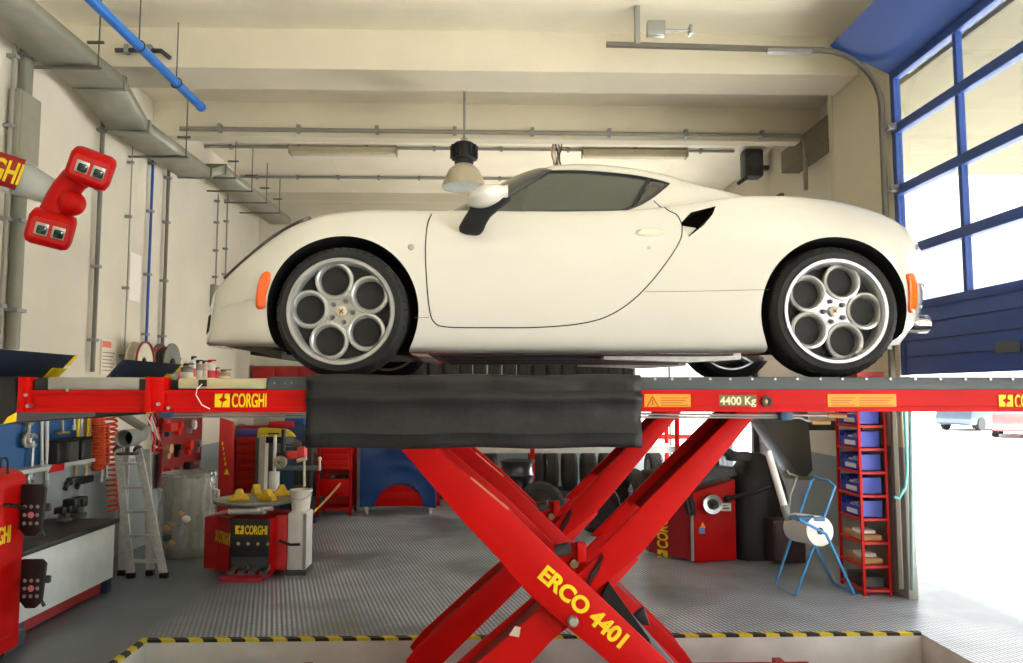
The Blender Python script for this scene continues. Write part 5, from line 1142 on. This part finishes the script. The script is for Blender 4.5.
# hoses on the jamb
t = thing('water_hose', 'thin teal hose hanging down the door column by the red shelf', 'hose', U(905, 420, 6.47)); o = t.location.copy()
MB().t([U(904, 395, 6.44) - o, U(906, 440, 6.44) - o, U(907, 470, 6.44) - o, U(905, 488, 6.43) - o, U(899, 498, 6.42) - o, U(894, 497, 6.42) - o], .013).build('hose', teal, t); MB().t([U(910, 395, 6.46) - o, U(911, 480, 6.46) - o, U(912, 590, 6.46) - o], .016).build('riser', M('riser_grey', (110, 140, 142), .5), t)

# ---------------------------------------------------------------- wall and ceiling services
def wallpipe(px, y0, y1, r, mt, lab, nm='wall_pipe', X=XL + .05):
    a, b = UX(px[0], y0, X), UX(px[1], y1, X); Y = (a.y + b.y)/2
    a.y = b.y = Y; t = thing(nm, lab, 'pipe', b); d = a - b
    MB().c((0, 0, 0), d, r).build('pipe', mt, t)
    for f in (.12, .4, .7, .93): MB().b(-.05, r + .012, -r - .012, r + .012, d.z*f - .015, d.z*f + .015).build('clip', grey, t)
pg = M('pipe_grey', (150, 148, 138), .5)
wallpipe((21, 19), 30, 350, .055, M('duct_grey', (134, 134, 122), .5, .3), 'thick grey vertical duct on the left wall behind the camera boom')
wallpipe((8, 7), 30, 345, .018, pg, 'thin grey pipe left of the thick duct on the left wall')
wallpipe((103, 93), 112, 372, .022, M('pipe_dark', (116, 114, 104), .5), 'dark grey vertical pipe on the left wall, first right of the camera head')
wallpipe((131, 125), 145, 385, .007, pg, 'hair-thin grey conduit on the left wall beside the blank white notice')
wallpipe((155, 144), 150, 360, .016, blue, 'thin blue air pipe running down the left wall')
wallpipe((170, 161), 165, 360, .020, M('pipe_dark2', (112, 110, 100), .5), 'dark grey vertical pipe just right of the blue air pipe')
wallpipe((219, 215), 195, 288, .012, pg, 'thin conduit down the left wall to the socket box, left one')
wallpipe((229, 224), 195, 285, .012, pg, 'thin conduit down the left wall to the socket box, right one')
a, b = UX(22, 165, XL + .12), UX(38, 95, XL + .12); t = tag(MB().b(0, .10, 0, .30, 0, .64, .008).b(.10, .11, .02, .28, .03, .61).build('trunking_box', M('trunking_grey', (140, 138, 122), .55), org=(0, 0, 0)), 'flat grey metal trunking cover on the left wall above the boom', 'trunking'); t.location = (XL + .005, a.y - .05, a.z)
a = UX(217, 295, XL + .06); t = thing('socket_box', 'grey electrical socket box on the left wall at the car nose', 'socket box', (XL, a.y, a.z)); MB().b(0, .09, -.12, .12, -.18, .14, .012).build('casing', grey, t); MB().l([(.05, .09), (.05, .12), (0, .12)], (0, 0, .03), 'x', 18).build('socket', dgrey, t); MB().c((.05, 0, -.18), (.05, 0, -.27), .035).build('cable_gland', dgrey, t)
# notices
a, b = UX(101, 375, XL + .02), UX(117, 341, XL + .02); t = tag(MB().b(0, .012, 0, b.y - a.y, 0, b.z - a.z).build('wall_notice', M('notice_paper', (226, 214, 196), .7, noise=.03), org=(0, 0, 0)), 'cream paper notice with a red heading on the left wall above the lift beam', 'notice'); t.location = (XL + .004, a.y, a.z); wn, hn = b.y - a.y, b.z - a.z
MB().b(.012, .015, .04*wn, .62*wn, .78*hn, .96*hn).build('red_heading', M('notice_red', (226, 120, 104), .7), t)
for k in range(6): MB().b(.012, .014, .08*wn, (.7 + .1*(k % 3))*wn, (.12 + .10*k)*hn, (.15 + .10*k)*hn).build('print_line', M('notice_ink', (150, 146, 136), .7), t)
a, b = UX(129, 300, XL + .02), UX(142, 256, XL + .02); t = tag(MB().b(0, .010, 0, b.y - a.y, 0, b.z - a.z).b(.01, .012, .01, b.y - a.y - .01, .01, b.z - a.z - .01).build('blank_notice', M('notice_white', (236, 232, 222), .6, noise=.03), org=(0, 0, 0)), 'blank white sheet on the left wall beside the blue air pipe', 'notice'); t.location = (XL + .004, a.y, a.z)
# reels and bottles on the wall shelf
sh = UX(198, 377, XL + .2)
t = tag(MB().b(0, .34, 0, 3.2, 0, .03, .004).b(.0, .02, .3, .34, -.25, 0).b(.0, .02, 2.8, 2.84, -.25, 0).b(0, .3, .3, .33, -.03, 0).b(0, .3, 2.8, 2.83, -.03, 0).build('wall_shelf', lgrey, org=(0, 0, 0)), 'narrow grey wall shelf on the left wall behind the far platform', 'shelf'); t.location = (XL, 8.25, 1.86)
SZ = 1.892
q = UX(141, 372, XL + .2); t = thing('hose_reel', 'red-rimmed hose reel on the wall shelf left of the grey one', 'hose reel', (XL + .18, q.y, SZ + .22)); MB().l([(.05, -.05), (.20, -.05), (.22, -.06), (.22, -.045), (.15, -.03), (.15, .03), (.22, .045), (.22, .06), (.20, .05), (.05, .05)], (0, 0, 0), 'x', 36, True).build('drum', cream, t); MB().t([(.065, .215*math.cos(k*PI/14), .215*math.sin(k*PI/14)) for k in range(28)], .012, 8, True).build('red_hose', M('dark_red_hose', (150, 36, 44), .5), t); MB().c((-.18, 0, 0), (.06, 0, 0), .035).build('axle', black, t); MB().t([(.07, .18, .12), (.08, .28, .16), (.08, .42, .20)], .012).build('loose_hose', MATS['dark_red_hose'], t)
q = UX(155, 372, XL + .2); t = thing('hose_reel', 'dark grey hose reel on the wall shelf beside the blue air pipe', 'hose reel', (XL + .2, q.y + .28, SZ + .23)); MB().l([(.05, -.07), (.21, -.07), (.23, -.08), (.23, -.06), (.16, -.05), (.16, .05), (.23, .06), (.23, .08), (.21, .07), (.05, .07)], (0, 0, 0), 'x', 36, True).build('drum', M('reel_grey', (120, 120, 114), .5), t)
for k in range(5): MB().t([(-.04 + .02*k, .18*math.cos(j*PI/14), .18*math.sin(j*PI/14)) for j in range(28)], .012, 6, True).build('hose_turn', dgrey, t)
MB().c((-.2, 0, 0), (.09, 0, 0), .05).build('axle', black, t)
BT = [(176, 'red slim spray can on the wall shelf, first of the bottles', red, .035, .30), (184, 'grey square can with a dark cap on the wall shelf', M('can_grey', (128, 126, 118), .5), .09, .24), (190.5, 'white spray bottle beside the grey can on the wall shelf', white, .045, .34), (196, 'grey spray bottle in the middle of the wall shelf', grey, .06, .30), (202, 'pale pink bottle on the wall shelf right of the grey spray bottle', M('bottle_pink', (214, 168, 160), .5), .05, .30), (208, 'white can with red lettering band on the wall shelf', white, .075, .32), (214, 'red and white can near the right end of the wall shelf', M('can_red', (190, 40, 40), .5), .05, .22), (222, 'tan folded bag at the right end of the wall shelf', tan, .10, .20)]
for px, lab, mt, r, h in BT:
    q = UX(px, 370, XL + .2); t = thing('spray_bottle' if 'bottle' in lab else 'can' if 'can' in lab else 'folded_bag', lab, 'bottle' if 'bottle' in lab else 'can' if 'can' in lab else 'bag', (XL + .22, q.y, SZ), 0, 'bottles and cans on the wall shelf')
    MB().l([(r*.95, 0), (r, .01), (r, h*.72), (r*.8, h*.80), (r*.35, h*.84), (r*.35, h*.88), (0, h*.88)], (0, 0, 0), 'z', 20).build('body', mt, t); MB().c((0, 0, h*.88), (0, 0, h), r*.42, r*.3).b(-r*.2, r*1.1, -r*.2, r*.2, h*.94, h).build('cap', black if 'grey' in lab else red if 'red' in lab else dgrey, t)
    MB().l([(r*1.01, h*.22), (r*1.015, h*.24), (r*1.015, h*.52), (r*1.01, h*.54)], (0, 0, 0), 'z', 20).build('label_band', M('band_red', (206, 60, 56), .5) if 'red' in lab or 'white' in lab else cream, t)
# cable tray
cv_m = M('tray_galv', (158, 158, 144), .5, .3, noise=.15, scale=5)
t = thing('cable_tray', 'long galvanised cable tray running under the ceiling along the left wall', 'cable tray', (-3.6, 3, 4.6)); o = t.location.copy()
TR = [(3.0, 4.60, -3.86, -3.42), (6.9, 4.60, -3.86, -3.42), (7.5, 4.40, -3.84, -3.46), (9.2, 4.42, -3.84, -3.46), (9.7, 4.62, -3.82, -3.46), (12.9, 4.66, -3.80, -3.46)]
for i, (a, b) in enumerate(zip(TR, TR[1:])):
    m = MB(); v = []
    for (y, z, x0, x1) in (a, b): v += [Vector((x0, y, z + .11)), Vector((x0, y, z)), Vector((x1, y, z)), Vector((x1, y, z + .11))]
    m._add(v, [(0, 1, 5, 4), (1, 2, 6, 5), (2, 3, 7, 6)]); W_(m, o).build('tray_section', cv_m, t, solid=.006)
    W_(MB().b(b[2] - .02, b[3] + .02, b[0] - .02, b[0] + .02, b[1] - .012, b[1] + .12), o).build('coupling', M('tray_joint', (136, 136, 124), .5, .3), t) if i < 4 else None
for y, z in ((5.2, 4.6), (6.4, 4.6), (8.3, 4.41), (9.9, 4.63), (10.6, 4.64), (11.3, 4.65), (12.0, 4.66)):
    W_(MB().b(XL, -3.38, y - .02, y + .02, z - .026, z - .01).c((-3.40, y, z - .03), (-3.40, y, 5.25 if y < 6.9 or 7.6 < y < 8.8 or y > 9.4 else 4.83), .007, n=6).b(-3.5, -3.36, y - .012, y + .012, z + .2, z + .22), o).build('bracket', M('bracket_steel', (104, 104, 98), .5, .4), t)
for k in range(4):
    pts = [Vector((x0 + .08 + .07*k + .03*math.sin(j*1.7 + k), y, z + .03 + .03*abs(math.sin(j + k)))) for j, (y, z, x0, x1) in enumerate(TR)]; W_(MB().t(pts, .014, 6), o).build('cable', [grey, dgrey, white, grey][k], t)
W_(MB().t([UX(74, 68, -3.9), UX(84, 75, -3.92), UX(86, 88, -3.94), UX(98, 104, -3.96), UX(107, 119, -3.98)], .012), o).build('drooping_cable', black, t)
# blue air main
a, b = U(201, 107, 7.5), U(40, -50, 5.0); b = Vector((a.x, 3.6, a.z)); t = thing('air_main', 'thick bright blue compressed air pipe hung under the ceiling at left', 'pipe', a)
MB().c((0, 0, 0), b - a, .042, n=20).build('pipe', M('pipe_blue', (34, 110, 196), .35), t); MB().l([(.042, -.03), (.047, -.03), (.047, .01), (.0, .02)], (0, 0, 0), 'y', 20).build('end_cap', M('pipe_blue', (34, 110, 196)), t)
for dy in (-.6, -1.35): 
    ztop = ZC - a.z
    MB().c((0, dy, .04), (0, dy, ztop if a.y + dy < 7 else 4.83 - a.z), .006, n=6).t([(.05*math.cos(k), dy, .05*math.sin(k)) for k in [j*PI/8 for j in range(16)]], .006, 6, True).build('hanger', dgrey, t)
# conduits under the ceiling
def conduit(pts, r, lab, cat='conduit', mt=pg, clips=8):
    o = pts[0].copy(); t = thing('ceiling_conduit', lab, cat, o); MB().t([p - o for p in pts], r, 8).build('pipe', mt, t)
    for k in range(clips):
        p = pts[0].lerp(pts[1], (k + .5)/clips) - o; MB().b(p.x - .02, p.x + .02, p.y - r - .006, p.y + r + .02, p.z - r - .006, p.z + r + .03).build('clip', grey, t)
conduit([U(180, 128.5, 8.80), U(800, 136, 8.80), U(805, 143, 8.80), U(806, 190, 8.80)], .028, 'long grey conduit fixed along the far ceiling girder and bent down at its right end', mt=M('conduit_grey', (146, 142, 128), .5))
conduit([Vector((U(195, 140, 10.4).x, 10.45, ZC - .03)), Vector((U(735, 150, 10.4).x, 10.45, ZC - .03))], .022, 'grey conduit on the ceiling in line with the tube lights')
conduit([Vector((U(235, 176, 11.9).x, 11.95, ZC - .03)), Vector((U(560, 178, 11.9).x, 11.95, ZC - .03))], .022, 'grey conduit on the ceiling nearest the back wall')
conduit([Vector((U(112, 57, 6.9).x, 6.96, 5.0)), Vector((U(158, 57, 6.9).x, 6.96, 5.0)), Vector((U(167, 62, 6.9).x, 6.96, 4.93))], .022, 'short dark conduit on the near girder behind the blue pipe', mt=dgrey, clips=2)
def tube_light(px0, px1, lab):
    a, b = U(px0, 148, 10.5), U(px1, 150, 10.5); t = thing('tube_light', lab, 'ceiling light', (a.x, 10.5, ZC), 0, 'ceiling tube lights'); L_ = b.x - a.x
    MB().p([(-.09, -.03), (.09, -.03), (.06, -.09), (-.06, -.09)], 'x', 0, L_, .004).b(0, L_, -.05, .05, -.03, 0).build('housing', M('light_housing', (196, 186, 156), .5), t)
    MB().p([(-.075, -.09), (.075, -.09), (.06, -.125), (-.06, -.125)], 'x', .03, L_ - .03, .008).build('diffuser', M('light_diffuser', (214, 206, 180), .3), t)
    for x in (.0, L_ - .02): MB().b(x, x + .02, -.09, .09, -.12, -.0).build('end_cap', M('cap_grey', (170, 162, 140), .5), t)
tube_light(290, 397, 'unlit ceiling tube light left of the round bay lamp'); tube_light(582, 687, 'unlit ceiling tube light above the car roof')
# bay lamp
q = U(464, 176, 8.0); t = thing('bay_lamp', 'round industrial bay lamp with black gear housing hanging above the car bonnet', 'hanging lamp', q)
MB().l([(.235, -.13), (.242, -.13), (.22, -.06), (.165, .06), (.10, .12), (.085, .125), (.08, .115), (.155, .05), (.21, -.065)], (0, 0, 0), 'z', 48, True).build('reflector', M('reflector_cream', (196, 186, 160), .35), t)
MB().l([(0, .10), (.08, .10), (.15, .045), (.205, -.065), (.22, -.10), (.226, -.124), (0, -.120)], (0, 0, 0), 'z', 40).build('lens', M('lamp_glass_cover', (222, 234, 236), .12, coat=.5), t)
m = MB(); m.l([(.0, .12), (.10, .12), (.105, .17), (.13, .18), (.135, .20), (.13, .33), (.105, .36), (.05, .37), (0, .37)], (0, 0, 0), 'z', 24)
for k in range(12): a = k*PI/6; m.b(.125, .15, -.012, .012, .19, .33, 0, Matrix.Rotation(a, 4, 'Z'))
m.build('gear_housing', black, t); MB().c((0, 0, .37), (0, 0, ZC - q.z), .012).c((0, 0, ZC - q.z - .06), (0, 0, ZC - q.z), .05).build('rod', grey, t); MB().t([(.03*math.cos(k), 0, .40 + .03*math.sin(k)) for k in [j*PI/6 for j in range(12)]], .008, 6, True).build('hook', steel, t)
# chain and cable bundle, small box, loudspeaker
q = U(556, 168, 9.8); t = thing('cable_drop', 'twisted bundle of cables dropping from the ceiling behind the car roof', 'cables', Vector((q.x, 9.8, ZC))); lz = 4.45 - ZC
for k in range(5): MB().t([(-.04 + .025*k + .02*math.sin(j*1.4 + k*1.2), .02*math.cos(j*1.3 + k), lz*j/10) for j in range(11)], .012, 6).build('cable', [tan, white, dgrey, grey, M('cable_brown', (110, 90, 70), .6)][k], t)
MB().t([(-.03, 0, 0), (-.12, .0, -.03), (-.2, 0, -.005)], .012).b(-.07, .09, -.05, .05, -.05, 0, .008).build('ceiling_box', grey, t)
q = U(531, 166, 11.9); t = thing('junction_box', 'small beige junction box hanging from the ceiling left of the cable drop', 'junction box', q); MB().b(-.10, .10, -.06, .06, -.08, .12, .01).build('box', M('box_beige', (178, 166, 132), .6), t); MB().c((-.12, 0, -.06), (-.18, 0, -.10), .03).build('gland', dgrey, t); MB().c((0, 0, .12), (0, 0, ZC - q.z), .02).build('stem', grey, t)
q = UX(752, 165, XR - .25); t = thing('wall_speaker', 'dark round-fronted loudspeaker bracketed high on the right wall behind the car', 'loudspeaker', Vector((q.x, q.y, q.z))); MB().b(-.14, .14, -.12, .14, -.20, .22, .05).build('cabinet', M('speaker_grey', (62, 64, 66), .5), t); MB().l([(.11, -.14), (.12, -.12), (.09, -.115), (0, -.10)], (0, 0, .03), 'y', 28).build('cone', dgrey, t); MB().b(.1, .26, .0, .08, -.06, .0).build('bracket', charcoal, t); MB().c((-.1, -.05, -.2), (-.24, -.1, -.3), .03).build('arm', charcoal, t)
# ---------------------------------------------------------------- parked cars in the yard
def parked(loc, rz, mt, lab):
    t = thing('parked_car', lab, 'car', loc, rz); m = MB(); m.p([(-2.0, .25), (2.0, .25), (2.05, .6), (1.95, .82), (1.1, .92), (.45, 1.42), (-1.2, 1.45), (-1.9, .95), (-2.05, .6)], 'y', -.82, .82, .10).build('body', mt, t)
    for s_ in (-1, 1): MB().p([(.95, .95), (.42, 1.34), (-1.1, 1.36), (-1.6, .96)], 'y', s_*.80, s_*.83, .005).build('side_glass', M('parked_glass', (60, 80, 90), .1), t)
    for x in (-1.25, 1.25):
        for s_ in (-1, 1): MB().l([(0, -.1), (.30, -.1), (.31, 0), (.30, .1), (0, .1)], (x, s_*.76, .31), 'y', 24).build('wheel', tyre_m, t)
q = G(978, 429.5, -.02); parked(q, .5, M('pale_blue_car', (52, 70, 84), .3, coat=.5), 'pale blue car parked far off in the bright yard'); q = G(1021, 436, -.02); parked(q, .9, M('pale_pink_car', (150, 84, 84), .3, coat=.5), 'pale pinkish car parked at the right edge of the bright yard')
